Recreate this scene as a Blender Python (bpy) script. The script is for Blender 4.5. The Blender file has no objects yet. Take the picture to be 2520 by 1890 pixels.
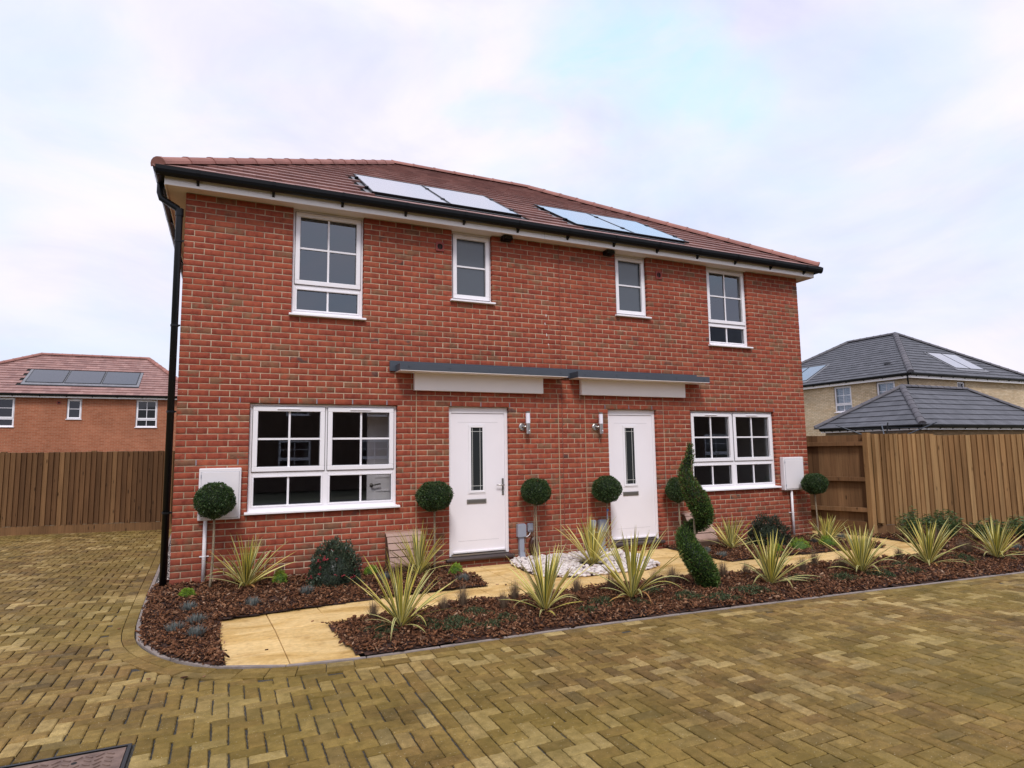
import bpy, bmesh, math, random
import numpy as np
from mathutils import Vector, Matrix, noise as mnoise

R = math.radians
rng = np.random.default_rng(7)
random.seed(7)
scene = bpy.context.scene
col = scene.collection

# ------------------------------------------------------------------ camera
CAM = Vector((0.5731, -8.1958, 1.4709))
YAW, PIT, ROL, FPX = 0.42842, 0.107415, -0.0143972, 1521.35
_F = Vector((math.sin(YAW)*math.cos(PIT), math.cos(YAW)*math.cos(PIT), math.sin(PIT)))
_R = Vector((math.cos(YAW), -math.sin(YAW), 0)); _U = _R.cross(_F)
_R2 = _R*math.cos(ROL) + _U*math.sin(ROL); _U2 = -_R*math.sin(ROL) + _U*math.cos(ROL)
cd = bpy.data.cameras.new('camera'); cam = bpy.data.objects.new('camera', cd); col.objects.link(cam)
cd.sensor_width = 36; cd.lens = FPX*36/2520; cd.clip_start = 0.05; cd.clip_end = 2000
m = Matrix((_R2, _U2, -_F)).transposed().to_4x4(); m.translation = CAM
cam.matrix_world = m
scene.camera = cam

# ------------------------------------------------------------------ world, sun, exposure
SUN_EL, SUN_AZ = R(52), R(200)          # azimuth from +Y clockwise: the sun stands behind the camera
world = bpy.data.worlds.new('World'); scene.world = world; world.use_nodes = True
nt = world.node_tree; nt.nodes.clear()
def N(tree, typ, **kw):
    n = tree.nodes.new(typ)
    for k, v in kw.items():
        if k.startswith('i_'): n.inputs[k[2:].replace('_', ' ')].default_value = v
        else: setattr(n, k, v)
    return n
out = N(nt, 'ShaderNodeOutputWorld'); bg = N(nt, 'ShaderNodeBackground'); bg.inputs['Strength'].default_value = 0.10
sky = N(nt, 'ShaderNodeTexSky'); sky.sky_type = 'NISHITA'; sky.sun_disc = False
sky.sun_elevation = SUN_EL; sky.sun_rotation = SUN_AZ; sky.air_density = 1.0; sky.dust_density = 0.6; sky.ozone_density = 1.5
tc = N(nt, 'ShaderNodeTexCoord')
def mixc(t, a, b, fac=None, mode='MIX'):
    mx = N(t, 'ShaderNodeMix'); mx.data_type = 'RGBA'; mx.blend_type = mode
    for s, v in ((6, a), (7, b)):
        if hasattr(v, 'is_output'): t.links.new(v, mx.inputs[s])
        else: mx.inputs[s].default_value = (*v, 1) if len(v) == 3 else v
    if fac is not None:
        if hasattr(fac, 'is_output'): t.links.new(fac, mx.inputs[0])
        else: mx.inputs[0].default_value = fac
    return mx.outputs[2]
def ramp(t, src, stops, interp='LINEAR'):
    r = N(t, 'ShaderNodeValToRGB'); r.color_ramp.interpolation = interp
    el = r.color_ramp.elements
    while len(el) < len(stops): el.new(0.5)
    for e, (p, c) in zip(el, stops):
        e.position = p; e.color = (c, c, c, 1) if isinstance(c, (int, float)) else (*c, 1)
    t.links.new(src, r.inputs[0]); return r.outputs[0]
def math_(t, op, a, b=None, c=None):
    n = N(t, 'ShaderNodeMath', operation=op)
    for i, v in enumerate((a, b, c)):
        if v is None: continue
        if hasattr(v, 'is_output'): t.links.new(v, n.inputs[i])
        else: n.inputs[i].default_value = v
    return n.outputs[0]
def noise_(t, vec, scale, detail=4, rough=0.55, dist=0.0, out_='Fac'):
    n = N(t, 'ShaderNodeTexNoise'); n.inputs['Scale'].default_value = scale
    n.inputs['Detail'].default_value = detail; n.inputs['Roughness'].default_value = rough; n.inputs['Distortion'].default_value = dist
    if vec is not None: t.links.new(vec, n.inputs['Vector'])
    return n.outputs[out_]
def mapping(t, vec, scale=(1, 1, 1), loc=(0, 0, 0)):
    mp = N(t, 'ShaderNodeMapping'); mp.inputs['Scale'].default_value = scale; mp.inputs['Location'].default_value = loc
    t.links.new(vec, mp.inputs['Vector']); return mp.outputs[0]
gen = tc.outputs['Generated']
v1 = mapping(nt, gen, (1.0, 1.0, 2.0))
nA = noise_(nt, v1, 2.3, 7, 0.58, 0.5)
nB = noise_(nt, mapping(nt, gen, (1, 1, 2.2), (3.1, 0.4, 1.7)), 3.4, 6, 0.55, 0.5)
# cloud sheet: lavender greys, bluish thin spots, near white billows
cA = ramp(nt, nA, [(0.30, (7.3, 7.55, 9.35)), (0.44, (8.3, 8.35, 9.6)), (0.56, (9.15, 9.0, 9.8)), (0.72, (9.7, 9.45, 9.85))])
cA.node.color_ramp.elements[0].color = (0.70, 0.72, 0.90, 1)
cA.node.color_ramp.elements[1].color = (0.81, 0.82, 0.96, 1)
cA.node.color_ramp.elements[2].color = (0.92, 0.905, 1.0, 1)
cA.node.color_ramp.elements[3].color = (1.0, 0.97, 1.0, 1)
thin = ramp(nt, nB, [(0.40, 0.0), (0.66, 1.0)])
cB = mixc(nt, cA, (0.66, 0.86, 1.0), math_(nt, 'MULTIPLY', thin, 0.50))
cS = mixc(nt, cB, (6.75, 6.6, 6.85), 1.0, 'MULTIPLY')          # cloud radiance, for a background strength of 0.1
# a gap in the cloud sheet where the clear sky shows
_wn = noise_(nt, mapping(nt, gen, (1, 1, 1.4), (1.3, 0.2, 4.1)), 3.1, 5, 0.55, 0.4, 'Color')
_w1 = N(nt, 'ShaderNodeVectorMath', operation='MULTIPLY_ADD'); nt.links.new(_wn, _w1.inputs[0]); _w1.inputs[1].default_value = (0.42, 0.42, 0.42); nt.links.new(gen, _w1.inputs[2])
_w2 = N(nt, 'ShaderNodeVectorMath', operation='SUBTRACT'); nt.links.new(_w1.outputs[0], _w2.inputs[0]); _w2.inputs[1].default_value = (0.21, 0.21, 0.21)
_w3 = N(nt, 'ShaderNodeVectorMath', operation='NORMALIZE'); nt.links.new(_w2.outputs[0], _w3.inputs[0]); warp = _w3.outputs[0]
def gap(d, r0, r1):
    vm = N(nt, 'ShaderNodeVectorMath', operation='DOT_PRODUCT'); nt.links.new(warp, vm.inputs[0])
    vm.inputs[1].default_value = Vector(d).normalized()
    mr = N(nt, 'ShaderNodeMapRange'); mr.interpolation_type = 'SMOOTHSTEP'
    nt.links.new(vm.outputs['Value'], mr.inputs[0])
    mr.inputs[1].default_value = math.cos(r1); mr.inputs[2].default_value = math.cos(r0)
    return mr.outputs[0]
g1 = gap((0.4997, 0.6593, 0.5618), R(1.0), R(9.5)); g2 = gap((0.3522, 0.7828, 0.5131), R(0.3), R(4.2))
nC = noise_(nt, mapping(nt, gen, (1, 1, 1.6), (0.3, 2.2, 0.9)), 4.2, 5, 0.6, 0.9)
g = math_(nt, 'MAXIMUM', g1, math_(nt, 'MULTIPLY', g2, 0.42))
g = math_(nt, 'MULTIPLY', g, ramp(nt, nC, [(0.30, 0.25), (0.55, 1.0)]))
clear = mixc(nt, sky.outputs[0], (2.9, 4.2, 5.1), 1.0, 'ADD')     # clear sky seen through thin veil
skyc = mixc(nt, cS, clear, math_(nt, 'MULTIPLY', g, 0.80))
nt.links.new(skyc, bg.inputs['Color']); nt.links.new(bg.outputs[0], out.inputs[0])

sd = bpy.data.lights.new('sun', 'SUN'); sd.energy = 1.5; sd.angle = R(14); sd.color = (1.0, 0.97, 0.955)
sun = bpy.data.objects.new('sun', sd); col.objects.link(sun)
_sd = Vector((math.sin(SUN_AZ)*math.cos(SUN_EL), math.cos(SUN_AZ)*math.cos(SUN_EL), math.sin(SUN_EL)))
sun.rotation_euler = _sd.to_track_quat('Z', 'Y').to_euler(); sun.location = (0, -20, 30)

vs = scene.view_settings; scene.display_settings.display_device = 'sRGB'
vs.view_transform = 'Standard'; vs.look = 'None'; vs.gamma = 1.0; vs.exposure = 0.66; vs.use_curve_mapping = False
scene.render.engine = 'CYCLES'
scene.cycles.use_denoising = True
scene.cycles.max_bounces = 8; scene.cycles.transparent_max_bounces = 12
scene.cycles.caustics_reflective = False; scene.cycles.caustics_refractive = False

# ------------------------------------------------------------------ materials
MATS = {}
def new_mat(name):
    mt = bpy.data.materials.new(name); mt.use_nodes = True
    t = mt.node_tree; b = t.nodes['Principled BSDF']; MATS[name] = mt
    return mt, t, b
def setin(t, b, key, v):
    s = b.inputs[key]
    if hasattr(v, 'is_output'): t.links.new(v, s)
    elif isinstance(v, tuple): s.default_value = (*v, 1) if len(v) == 3 and s.type == 'RGBA' else v
    else: s.default_value = v
def bump(t, b, h, strength=0.3, dist=0.01):
    n = N(t, 'ShaderNodeBump'); n.inputs['Strength'].default_value = strength; n.inputs['Distance'].default_value = dist
    t.links.new(h, n.inputs['Height']); t.links.new(n.outputs[0], b.inputs['Normal'])
def pos(t):
    return N(t, 'ShaderNodeNewGeometry').outputs['Position']
def rnd(t):      # one random value per loose piece, whether an object of its own or an island of a mesh
    a = N(t, 'ShaderNodeNewGeometry').outputs['Random Per Island']; o = N(t, 'ShaderNodeObjectInfo').outputs['Random']
    return math_(t, 'FRACT', math_(t, 'ADD', a, o))
def rnd2(t, r, k=17.31):
    return math_(t, 'FRACT', math_(t, 'MULTIPLY', r, k))
def simple(name, c, rough=0.5, metal=0.0, spec=0.5, nscale=0, namt=0.1, bumpk=0.0, bscale=60):
    mt, t, b = new_mat(name); b.inputs['Roughness'].default_value = rough; b.inputs['Metallic'].default_value = metal
    b.inputs['Specular IOR Level'].default_value = spec
    if nscale:
        n = noise_(t, pos(t), nscale, 4)
        f = ramp(t, n, [(0.3, 1-namt), (0.7, 1+0.0)])
        setin(t, b, 'Base Color', mixc(t, (*c,), f, 1.0, 'MULTIPLY'))
    else: b.inputs['Base Color'].default_value = (*c, 1)
    if bumpk:
        bump(t, b, noise_(t, pos(t), bscale, 3), bumpk, 0.004)
    return mt

def brick_mat():
    mt, t, b = new_mat('red_brick'); P = pos(t); r = rnd(t); r2 = rnd2(t, r); r3 = rnd2(t, r, 53.7)
    base = ramp(t, r, [(0.0, (0.265, 0.060, 0.037)), (0.2, (0.295, 0.070, 0.041)), (0.45, (0.320, 0.078, 0.045)), (0.62, (0.290, 0.069, 0.042)), (0.8, (0.335, 0.090, 0.050)), (1.0, (0.250, 0.057, 0.037))])
    # buff burnt end covering part of some bricks
    n1 = noise_(t, mapping(t, P, (7, 7, 9)), 1.0, 2, 0.5, 0.3)
    buff = ramp(t, r2, [(0.84, 0.0), (0.89, 1.0)])
    part = ramp(t, n1, [(0.40, 0.0), (0.52, 1.0)])
    c = mixc(t, base, (0.20, 0.105, 0.062), math_(t, 'MULTIPLY', math_(t, 'MULTIPLY', buff, part), 0.85))
    dk = ramp(t, r3, [(0.975, 0.0), (0.99, 0.75)])
    c = mixc(t, c, (0.075, 0.065, 0.06), math_(t, 'MULTIPLY', dk, ramp(t, n1, [(0.46, 0.0), (0.56, 1.0)])))
    # maroon/orange drift and fine crease marks of the moulded face
    n2 = noise_(t, mapping(t, P, (14, 14, 10)), 1.0, 4, 0.6)
    c = mixc(t, c, ramp(t, n2, [(0.25, (0.62, 0.55, 0.62)), (0.5, (1, 1, 1)), (0.75, (1.18, 1.25, 1.1))]), 1.0, 'MULTIPLY')
    c = mixc(t, c, ramp(t, noise_(t, P, 0.75, 4, 0.6), [(0.32, 0.90), (0.68, 1.16)]), 1.0, 'MULTIPLY')
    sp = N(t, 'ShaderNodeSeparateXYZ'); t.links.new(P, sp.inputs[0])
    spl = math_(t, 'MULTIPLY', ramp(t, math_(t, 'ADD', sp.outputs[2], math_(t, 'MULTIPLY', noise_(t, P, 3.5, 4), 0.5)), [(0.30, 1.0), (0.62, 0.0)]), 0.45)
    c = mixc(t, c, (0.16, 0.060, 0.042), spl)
    cr = noise_(t, mapping(t, P, (16, 16, 95)), 1.0, 5, 0.65, 1.2)
    crr = ramp(t, cr, [(0.30, 0.0), (0.37, 1.0)])
    c = mixc(t, (0.13, 0.022, 0.015), c, crr)
    spk = ramp(t, noise_(t, mapping(t, P, (1, 1, 1), (5, 0, 0)), 46, 2, 0.5), [(0.745, 0.0), (0.78, 0.6)])
    c = mixc(t, c, (0.62, 0.5, 0.42), spk)
    setin(t, b, 'Base Color', c); b.inputs['Roughness'].default_value = 0.9; b.inputs['Specular IOR Level'].default_value = 0.15
    h = math_(t, 'ADD', math_(t, 'MULTIPLY', crr, 0.6), noise_(t, P, 150, 4))
    bump(t, b, h, 0.55, 0.004)
    return mt
brick_mat()
def mortar():
    mt, t, b = new_mat('mortar'); P = pos(t)
    n = noise_(t, P, 9, 5); n2 = noise_(t, P, 1.1, 3)
    c = ramp(t, n, [(0.3, (0.33, 0.235, 0.155)), (0.7, (0.60, 0.46, 0.335))])
    c = mixc(t, c, ramp(t, n2, [(0.35, 0.72), (0.65, 1.1)]), 1.0, 'MULTIPLY')
    setin(t, b, 'Base Color', c); b.inputs['Roughness'].default_value = 0.95; b.inputs['Specular IOR Level'].default_value = 0.1
    bump(t, b, noise_(t, P, 220, 3), 0.4, 0.003)
mortar()
def far_brick(name, c1, c2, cm, sc=1.0):
    mt, t, b = new_mat(name); P = pos(t)
    sx = N(t, 'ShaderNodeSeparateXYZ'); t.links.new(P, sx.inputs[0])
    cx = N(t, 'ShaderNodeCombineXYZ'); t.links.new(math_(t, 'ADD', sx.outputs[0], sx.outputs[1]), cx.inputs[0]); t.links.new(sx.outputs[2], cx.inputs[1])
    bt = N(t, 'ShaderNodeTexBrick'); t.links.new(cx.outputs[0], bt.inputs['Vector'])
    bt.inputs['Scale'].default_value = 1.0; bt.inputs['Mortar Size'].default_value = 0.006; bt.inputs['Brick Width'].default_value = 0.225
    bt.inputs['Row Height'].default_value = 0.075; bt.inputs['Mortar Smooth'].default_value = 0.2; bt.inputs['Bias'].default_value = 0.0
    bt.inputs['Color1'].default_value = (*c1, 1); bt.inputs['Color2'].default_value = (*c2, 1); bt.inputs['Mortar'].default_value = (*cm, 1)
    n = noise_(t, P, 0.9, 4); n2 = noise_(t, mapping(t, P, (5, 5, 13)), 1.0, 2)
    c = mixc(t, bt.outputs['Color'], ramp(t, n, [(0.3, 0.85), (0.7, 1.08)]), 1.0, 'MULTIPLY')
    c = mixc(t, c, ramp(t, n2, [(0.35, 0.92), (0.65, 1.06)]), 1.0, 'MULTIPLY')
    setin(t, b, 'Base Color', c); b.inputs['Roughness'].default_value = 0.9; b.inputs['Specular IOR Level'].default_value = 0.15
    bump(t, b, math_(t, 'SUBTRACT', 1.0, bt.outputs['Fac']), 0.4, 0.004)
far_brick('far_orange_brick', (0.33, 0.105, 0.052), (0.40, 0.145, 0.078), (0.40, 0.26, 0.17))
far_brick('buff_brick', (0.70, 0.56, 0.385), (0.58, 0.43, 0.27), (0.27, 0.20, 0.13))
far_brick('dark_brick', (0.10, 0.055, 0.04), (0.07, 0.04, 0.03), (0.14, 0.11, 0.09))
far_brick('garage_brick', (0.30, 0.20, 0.11), (0.22, 0.14, 0.075), (0.2, 0.15, 0.1))

def paver_mat():
    mt, t, b = new_mat('buff_paver'); P = pos(t); r = rnd(t); r2 = rnd2(t, r); r3 = rnd2(t, r, 71.3)
    c = ramp(t, r, [(0.0, (0.145, 0.090, 0.028)), (0.3, (0.195, 0.125, 0.038)), (0.6, (0.238, 0.157, 0.051)), (0.85, (0.195, 0.117, 0.039)), (1.0, (0.140, 0.088, 0.033))])
    zone = ramp(t, noise_(t, mapping(t, P, (0.5, 0.8, 1)), 1.0, 3), [(0.40, 0.0), (0.58, 1.0)])
    lightb = math_(t, 'MULTIPLY', ramp(t, r2, [(0.66, 0.0), (0.86, 1.0)]), math_(t, 'ADD', math_(t, 'MULTIPLY', zone, 0.7), 0.22))
    c = mixc(t, c, (0.48, 0.355, 0.155), math_(t, 'MULTIPLY', lightb, 0.68))
    greyb = ramp(t, r3, [(0.88, 0.0), (0.96, 0.6)])
    c = mixc(t, c, (0.115, 0.080, 0.038), greyb)
    n1 = noise_(t, P, 2.3, 5, 0.6); n2 = noise_(t, P, 16, 4, 0.6); n3 = noise_(t, mapping(t, P, (0.7, 0.45, 1), (3, 5, 0)), 1.0, 3)
    c = mixc(t, c, ramp(t, n1, [(0.28, 0.60), (0.5, 0.98), (0.75, 1.22)]), 1.0, 'MULTIPLY')
    c = mixc(t, c, ramp(t, n2, [(0.3, 0.68), (0.7, 1.25)]), 1.0, 'MULTIPLY')
    n4 = noise_(t, P, 230, 2, 0.6)
    c = mixc(t, c, ramp(t, n4, [(0.3, 0.72), (0.7, 1.28)]), 1.0, 'MULTIPLY')
    c = mixc(t, c, (0.175, 0.132, 0.025), math_(t, 'MULTIPLY', ramp(t, n3, [(0.42, 0.0), (0.62, 1.0)]), 0.35))
    spk = ramp(t, noise_(t, P, 120, 1, 0.5), [(0.735, 0.0), (0.77, 0.8)])
    c = mixc(t, c, (0.6, 0.52, 0.36), spk)
    spk2 = ramp(t, noise_(t, mapping(t, P, (1, 1, 1), (9, 2, 0)), 75, 2, 0.5), [(0.26, 0.7), (0.30, 0.0)])
    c = mixc(t, c, (0.07, 0.05, 0.03), spk2)
    setin(t, b, 'Base Color', c); b.inputs['Roughness'].default_value = 0.8; b.inputs['Specular IOR Level'].default_value = 0.14
    bump(t, b, math_(t, 'ADD', noise_(t, P, 90, 4), math_(t, 'MULTIPLY', n2, 1.2)), 0.6, 0.005)
paver_mat()
def sand_mat():
    mt, t, b = new_mat('joint_sand'); P = pos(t)
    c = ramp(t, noise_(t, P, 180, 3), [(0.35, (0.018, 0.017, 0.015)), (0.55, (0.05, 0.045, 0.038)), (0.7, (0.16, 0.15, 0.13))])
    setin(t, b, 'Base Color', c); b.inputs['Roughness'].default_value = 0.9
    bump(t, b, noise_(t, P, 200, 3), 0.8, 0.006)
sand_mat()
def slab_mat():
    mt, t, b = new_mat('yellow_sandstone'); P = pos(t); r = rnd(t)
    n1 = noise_(t, mapping(t, P, (1.2, 3.5, 1)), 1.3, 6, 0.6, 0.8); n2 = noise_(t, P, 1.1, 3)
    c = ramp(t, n1, [(0.28, (0.42, 0.245, 0.075)), (0.42, (0.62, 0.40, 0.145)), (0.58, (0.74, 0.52, 0.235)), (0.75, (0.58, 0.36, 0.125))])
    c = mixc(t, c, ramp(t, n2, [(0.3, 0.88), (0.7, 1.06)]), 1.0, 'MULTIPLY')
    c = mixc(t, c, ramp(t, r, [(0.0, 0.93), (1.0, 1.04)]), 1.0, 'MULTIPLY')
    c = mixc(t, c, ramp(t, noise_(t, P, 26, 5, 0.65), [(0.3, 0.84), (0.7, 1.1)]), 1.0, 'MULTIPLY')
    c = mixc(t, c, (0.30, 0.17, 0.06), math_(t, 'MULTIPLY', ramp(t, noise_(t, P, 7, 6, 0.7), [(0.54, 0.0), (0.68, 1.0)]), 0.40))
    st = ramp(t, noise_(t, mapping(t, P, (4, 14, 1)), 1.6, 5, 0.65, 1.5), [(0.30, 0.9), (0.37, 0.0)])
    c = mixc(t, c, (0.22, 0.12, 0.05), math_(t, 'MULTIPLY', st, 0.7))
    setin(t, b, 'Base Color', c); b.inputs['Roughness'].default_value = 0.75; b.inputs['Specular IOR Level'].default_value = 0.25
    bump(t, b, n1, 0.5, 0.012)
slab_mat()
def wood_mat(name, cols, dark=1.0):
    mt, t, b = new_mat(name); P = pos(t); r = rnd(t)
    oi = N(t, 'ShaderNodeObjectInfo').outputs['Random']
    off = N(t, 'ShaderNodeVectorMath', operation='MULTIPLY_ADD'); t.links.new(P, off.inputs[0]); off.inputs[1].default_value = (1, 1, 1)
    cx = N(t, 'ShaderNodeCombineXYZ'); t.links.new(math_(t, 'MULTIPLY', r, 37.0), cx.inputs[2]); t.links.new(math_(t, 'MULTIPLY', r, 11.0), cx.inputs[0]); t.links.new(cx.outputs[0], off.inputs[2])
    V = off.outputs[0]
    g1 = noise_(t, mapping(t, V, (38, 38, 1.3)), 1.0, 5, 0.6, 0.6)
    base = ramp(t, r, [(0.0, cols[0]), (0.3, cols[1]), (0.6, cols[2]), (0.85, cols[3]), (1.0, cols[0])])
    c = mixc(t, base, ramp(t, g1, [(0.25, 0.62), (0.5, 0.98), (0.75, 1.22)]), 1.0, 'MULTIPLY')
    c = mixc(t, c, ramp(t, noise_(t, mapping(t, V, (3, 3, 0.6)), 1.0, 3), [(0.3, 0.72), (0.7, 1.12)]), 1.0, 'MULTIPLY')
    vo = N(t, 'ShaderNodeTexVoronoi'); vo.inputs['Scale'].default_value = 1.0; t.links.new(mapping(t, V, (9, 9, 2.6)), vo.inputs['Vector'])
    kn = ramp(t, vo.outputs['Distance'], [(0.07, 0.85), (0.15, 0.0)])
    c = mixc(t, c, tuple(0.25*x for x in cols[0]), kn)
    setin(t, b, 'Base Color', c); b.inputs['Roughness'].default_value = 0.85; b.inputs['Specular IOR Level'].default_value = 0.2
    bump(t, b, g1, 0.35, 0.004)
wood_mat('weathered_timber', [(0.105, 0.052, 0.023), (0.155, 0.078, 0.034), (0.21, 0.112, 0.049), (0.13, 0.064, 0.028)])
wood_mat('fresh_timber', [(0.23, 0.122, 0.050), (0.32, 0.180, 0.076), (0.40, 0.240, 0.106), (0.27, 0.148, 0.061)])
wood_mat('brown_timber', [(0.135, 0.066, 0.030), (0.18, 0.092, 0.042), (0.225, 0.120, 0.055), (0.15, 0.075, 0.034)])

def tile_mat(name, cs, rough=0.8, streak=(0.8, 1.12)):
    mt, t, b = new_mat(name); P = pos(t); r = rnd(t)
    c = ramp(t, r, [(0.0, cs[0]), (0.35, cs[1]), (0.7, cs[2]), (1.0, cs[0])])
    c = mixc(t, c, ramp(t, noise_(t, P, 3.0, 5, 0.6), [(0.3, streak[0]), (0.7, streak[1])]), 1.0, 'MULTIPLY')
    setin(t, b, 'Base Color', c); b.inputs['Roughness'].default_value = rough; b.inputs['Specular IOR Level'].default_value = 0.55
    bump(t, b, noise_(t, P, 120, 3), 0.3, 0.004)
tile_mat('red_roof_tile', [(0.29, 0.150, 0.127), (0.35, 0.195, 0.168), (0.24, 0.122, 0.106)], 0.55)
tile_mat('red_ridge_tile', [(0.30, 0.125, 0.10), (0.34, 0.150, 0.12), (0.27, 0.112, 0.09)])
tile_mat('grey_roof_tile', [(0.085, 0.085, 0.098), (0.10, 0.10, 0.115), (0.072, 0.073, 0.085)], 0.65)
tile_mat('grey_ridge_tile', [(0.095, 0.088, 0.10), (0.11, 0.10, 0.11), (0.085, 0.08, 0.092)], 0.65)

simple('white_upvc', (0.87, 0.84, 0.87), 0.28, spec=0.5)
simple('white_door', (0.89, 0.845, 0.88), 0.38, nscale=3, namt=0.03)
simple('cream_fascia', (0.89, 0.84, 0.825), 0.4, nscale=2.5, namt=0.05)
simple('soffit_board', (0.84, 0.78, 0.75), 0.5, nscale=2.0, namt=0.06)
simple('black_plastic', (0.005, 0.0055, 0.007), 0.34, spec=0.28)
simple('dark_void', (0.01, 0.01, 0.01), 0.9)
simple('anthracite', (0.062, 0.072, 0.092), 0.42, spec=0.5, nscale=4, namt=0.12)
simple('terracotta_plastic', (0.25, 0.04, 0.03), 0.6)
simple('white_gasket', (0.55, 0.53, 0.55), 0.5)
simple('grey_gasket', (0.07, 0.07, 0.075), 0.6)
simple('meter_box_plastic', (0.80, 0.755, 0.77), 0.45, nscale=3, namt=0.05)
simple('grey_plastic', (0.29, 0.31, 0.37), 0.45)
simple('brown_plastic', (0.055, 0.020, 0.012), 0.35)
simple('taupe_plastic', (0.40, 0.255, 0.20), 0.55, nscale=8, namt=0.14, bumpk=0.2)
simple('umber_plastic', (0.105, 0.06, 0.038), 0.6, nscale=8, namt=0.25)
simple('steel', (0.50, 0.48, 0.46), 0.35, metal=1.0)
simple('pewter', (0.20, 0.19, 0.175), 0.4, metal=0.6)
simple('lead_came', (0.6, 0.6, 0.58), 0.5)
simple('opal_plastic', (0.86, 0.83, 0.92), 0.35)
simple('engineering_sill', (0.055, 0.036, 0.034), 0.45, nscale=20, namt=0.3)
simple('concrete_kerb', (0.31, 0.255, 0.225), 0.9, nscale=12, namt=0.35, bumpk=0.5)
simple('plaster', (0.50, 0.49, 0.47), 0.9)
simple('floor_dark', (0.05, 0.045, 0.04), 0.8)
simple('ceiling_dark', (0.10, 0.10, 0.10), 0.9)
simple('shutter_white', (0.45, 0.45, 0.5), 0.5)
simple('lead_flashing', (0.22, 0.22, 0.24), 0.6, nscale=6, namt=0.3)
simple('blue_tie', (0.03, 0.15, 0.45), 0.5)
simple('movement_joint', (0.44, 0.30, 0.19), 0.9)
simple('mastic_red', (0.26, 0.075, 0.05), 0.8)
simple('weep_grey', (0.22, 0.22, 0.28), 0.6)
simple('mortar_smear', (0.75, 0.7, 0.68), 0.9)
simple('asphalt_grey', (0.10, 0.095, 0.09), 0.95, nscale=3, namt=0.3)
def mk_ground():
    mt, t, b = new_mat('distant_ground'); P = pos(t)
    setin(t, b, 'Base Color', ramp(t, noise_(t, P, 0.15, 5), [(0.35, (0.07, 0.075, 0.035)), (0.65, (0.14, 0.12, 0.07))])); b.inputs['Roughness'].default_value = 0.95
mk_ground()
def mulch_mat():
    mt, t, b = new_mat('bark_mulch'); P = pos(t); r = rnd(t)
    c = ramp(t, r, [(0.0, (0.045, 0.018, 0.009)), (0.3, (0.110, 0.044, 0.021)), (0.55, (0.185, 0.076, 0.035)), (0.8, (0.26, 0.115, 0.055)), (0.95, (0.36, 0.19, 0.105)), (1.0, (0.46, 0.30, 0.20))])
    c = mixc(t, c, ramp(t, noise_(t, P, 40, 3), [(0.3, 0.65), (0.7, 1.2)]), 1.0, 'MULTIPLY')
    setin(t, b, 'Base Color', c); b.inputs['Roughness'].default_value = 0.85; b.inputs['Specular IOR Level'].default_value = 0.2
    bump(t, b, noise_(t, P, 150, 3), 0.5, 0.004)
    mt, t, b = new_mat('mulch_soil'); P = pos(t)
    setin(t, b, 'Base Color', ramp(t, noise_(t, P, 30, 4), [(0.35, (0.02, 0.009, 0.006)), (0.65, (0.075, 0.03, 0.017))])); b.inputs['Roughness'].default_value = 0.95
    bump(t, b, noise_(t, P, 40, 4), 1.0, 0.02)
mulch_mat()
def pebble_mat():
    mt, t, b = new_mat('pale_pebble'); P = pos(t); r = rnd(t)
    c = ramp(t, r, [(0.0, (0.62, 0.55, 0.52)), (0.4, (0.72, 0.66, 0.62)), (0.8, (0.55, 0.46, 0.43)), (1.0, (0.78, 0.73, 0.70))])
    c = mixc(t, c, ramp(t, noise_(t, P, 30, 3), [(0.3, 0.85), (0.7, 1.08)]), 1.0, 'MULTIPLY')
    setin(t, b, 'Base Color', c); b.inputs['Roughness'].default_value = 0.7
pebble_mat()
def leaf_mat(name, cs, rough=0.45, tr=0.25, spec=0.4):
    mt, t, b = new_mat(name); r = rnd(t)
    c = ramp(t, r, [(0.0, cs[0]), (0.5, cs[1]), (1.0, cs[2])])
    setin(t, b, 'Base Color', c); b.inputs['Roughness'].default_value = rough; b.inputs['Specular IOR Level'].default_value = spec
    if tr:
        ts = N(t, 'ShaderNodeBsdfTranslucent'); t.links.new(c, ts.inputs[0])
        ms = N(t, 'ShaderNodeMixShader'); ms.inputs[0].default_value = tr
        t.links.new(b.outputs[0], ms.inputs[1]); t.links.new(ts.outputs[0], ms.inputs[2])
        t.links.new(ms.outputs[0], t.nodes['Material Output'].inputs[0])
leaf_mat('cordyline_cream', [(0.68, 0.60, 0.21), (0.80, 0.73, 0.34), (0.66, 0.53, 0.11)])
leaf_mat('cordyline_green', [(0.115, 0.145, 0.040), (0.19, 0.21, 0.055), (0.07, 0.105, 0.045)])
leaf_mat('cordyline_yellow', [(0.54, 0.44, 0.06), (0.66, 0.55, 0.11), (0.40, 0.35, 0.05)])
leaf_mat('dead_leaf', [(0.42, 0.20, 0.06), (0.30, 0.15, 0.06), (0.50, 0.27, 0.08)], 0.7)
leaf_mat('box_leaf', [(0.012, 0.032, 0.009), (0.034, 0.075, 0.019), (0.115, 0.165, 0.055)], 0.38)
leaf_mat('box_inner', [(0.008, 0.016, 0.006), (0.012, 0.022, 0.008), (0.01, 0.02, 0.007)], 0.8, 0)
leaf_mat('thuja_leaf', [(0.026, 0.060, 0.014), (0.065, 0.130, 0.026), (0.16, 0.24, 0.05)], 0.5)
leaf_mat('thuja_brown', [(0.16, 0.09, 0.04), (0.10, 0.09, 0.03), (0.13, 0.07, 0.03)], 0.6)
leaf_mat('viburnum_leaf', [(0.030, 0.050, 0.034), (0.055, 0.080, 0.050), (0.10, 0.125, 0.075)], 0.35)
leaf_mat('dark_shrub_leaf', [(0.018, 0.026, 0.018), (0.038, 0.050, 0.030), (0.075, 0.08, 0.05)], 0.35)
leaf_mat('berry_red', [(0.28, 0.02, 0.03), (0.36, 0.04, 0.05), (0.22, 0.03, 0.04)], 0.4, 0)
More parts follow.
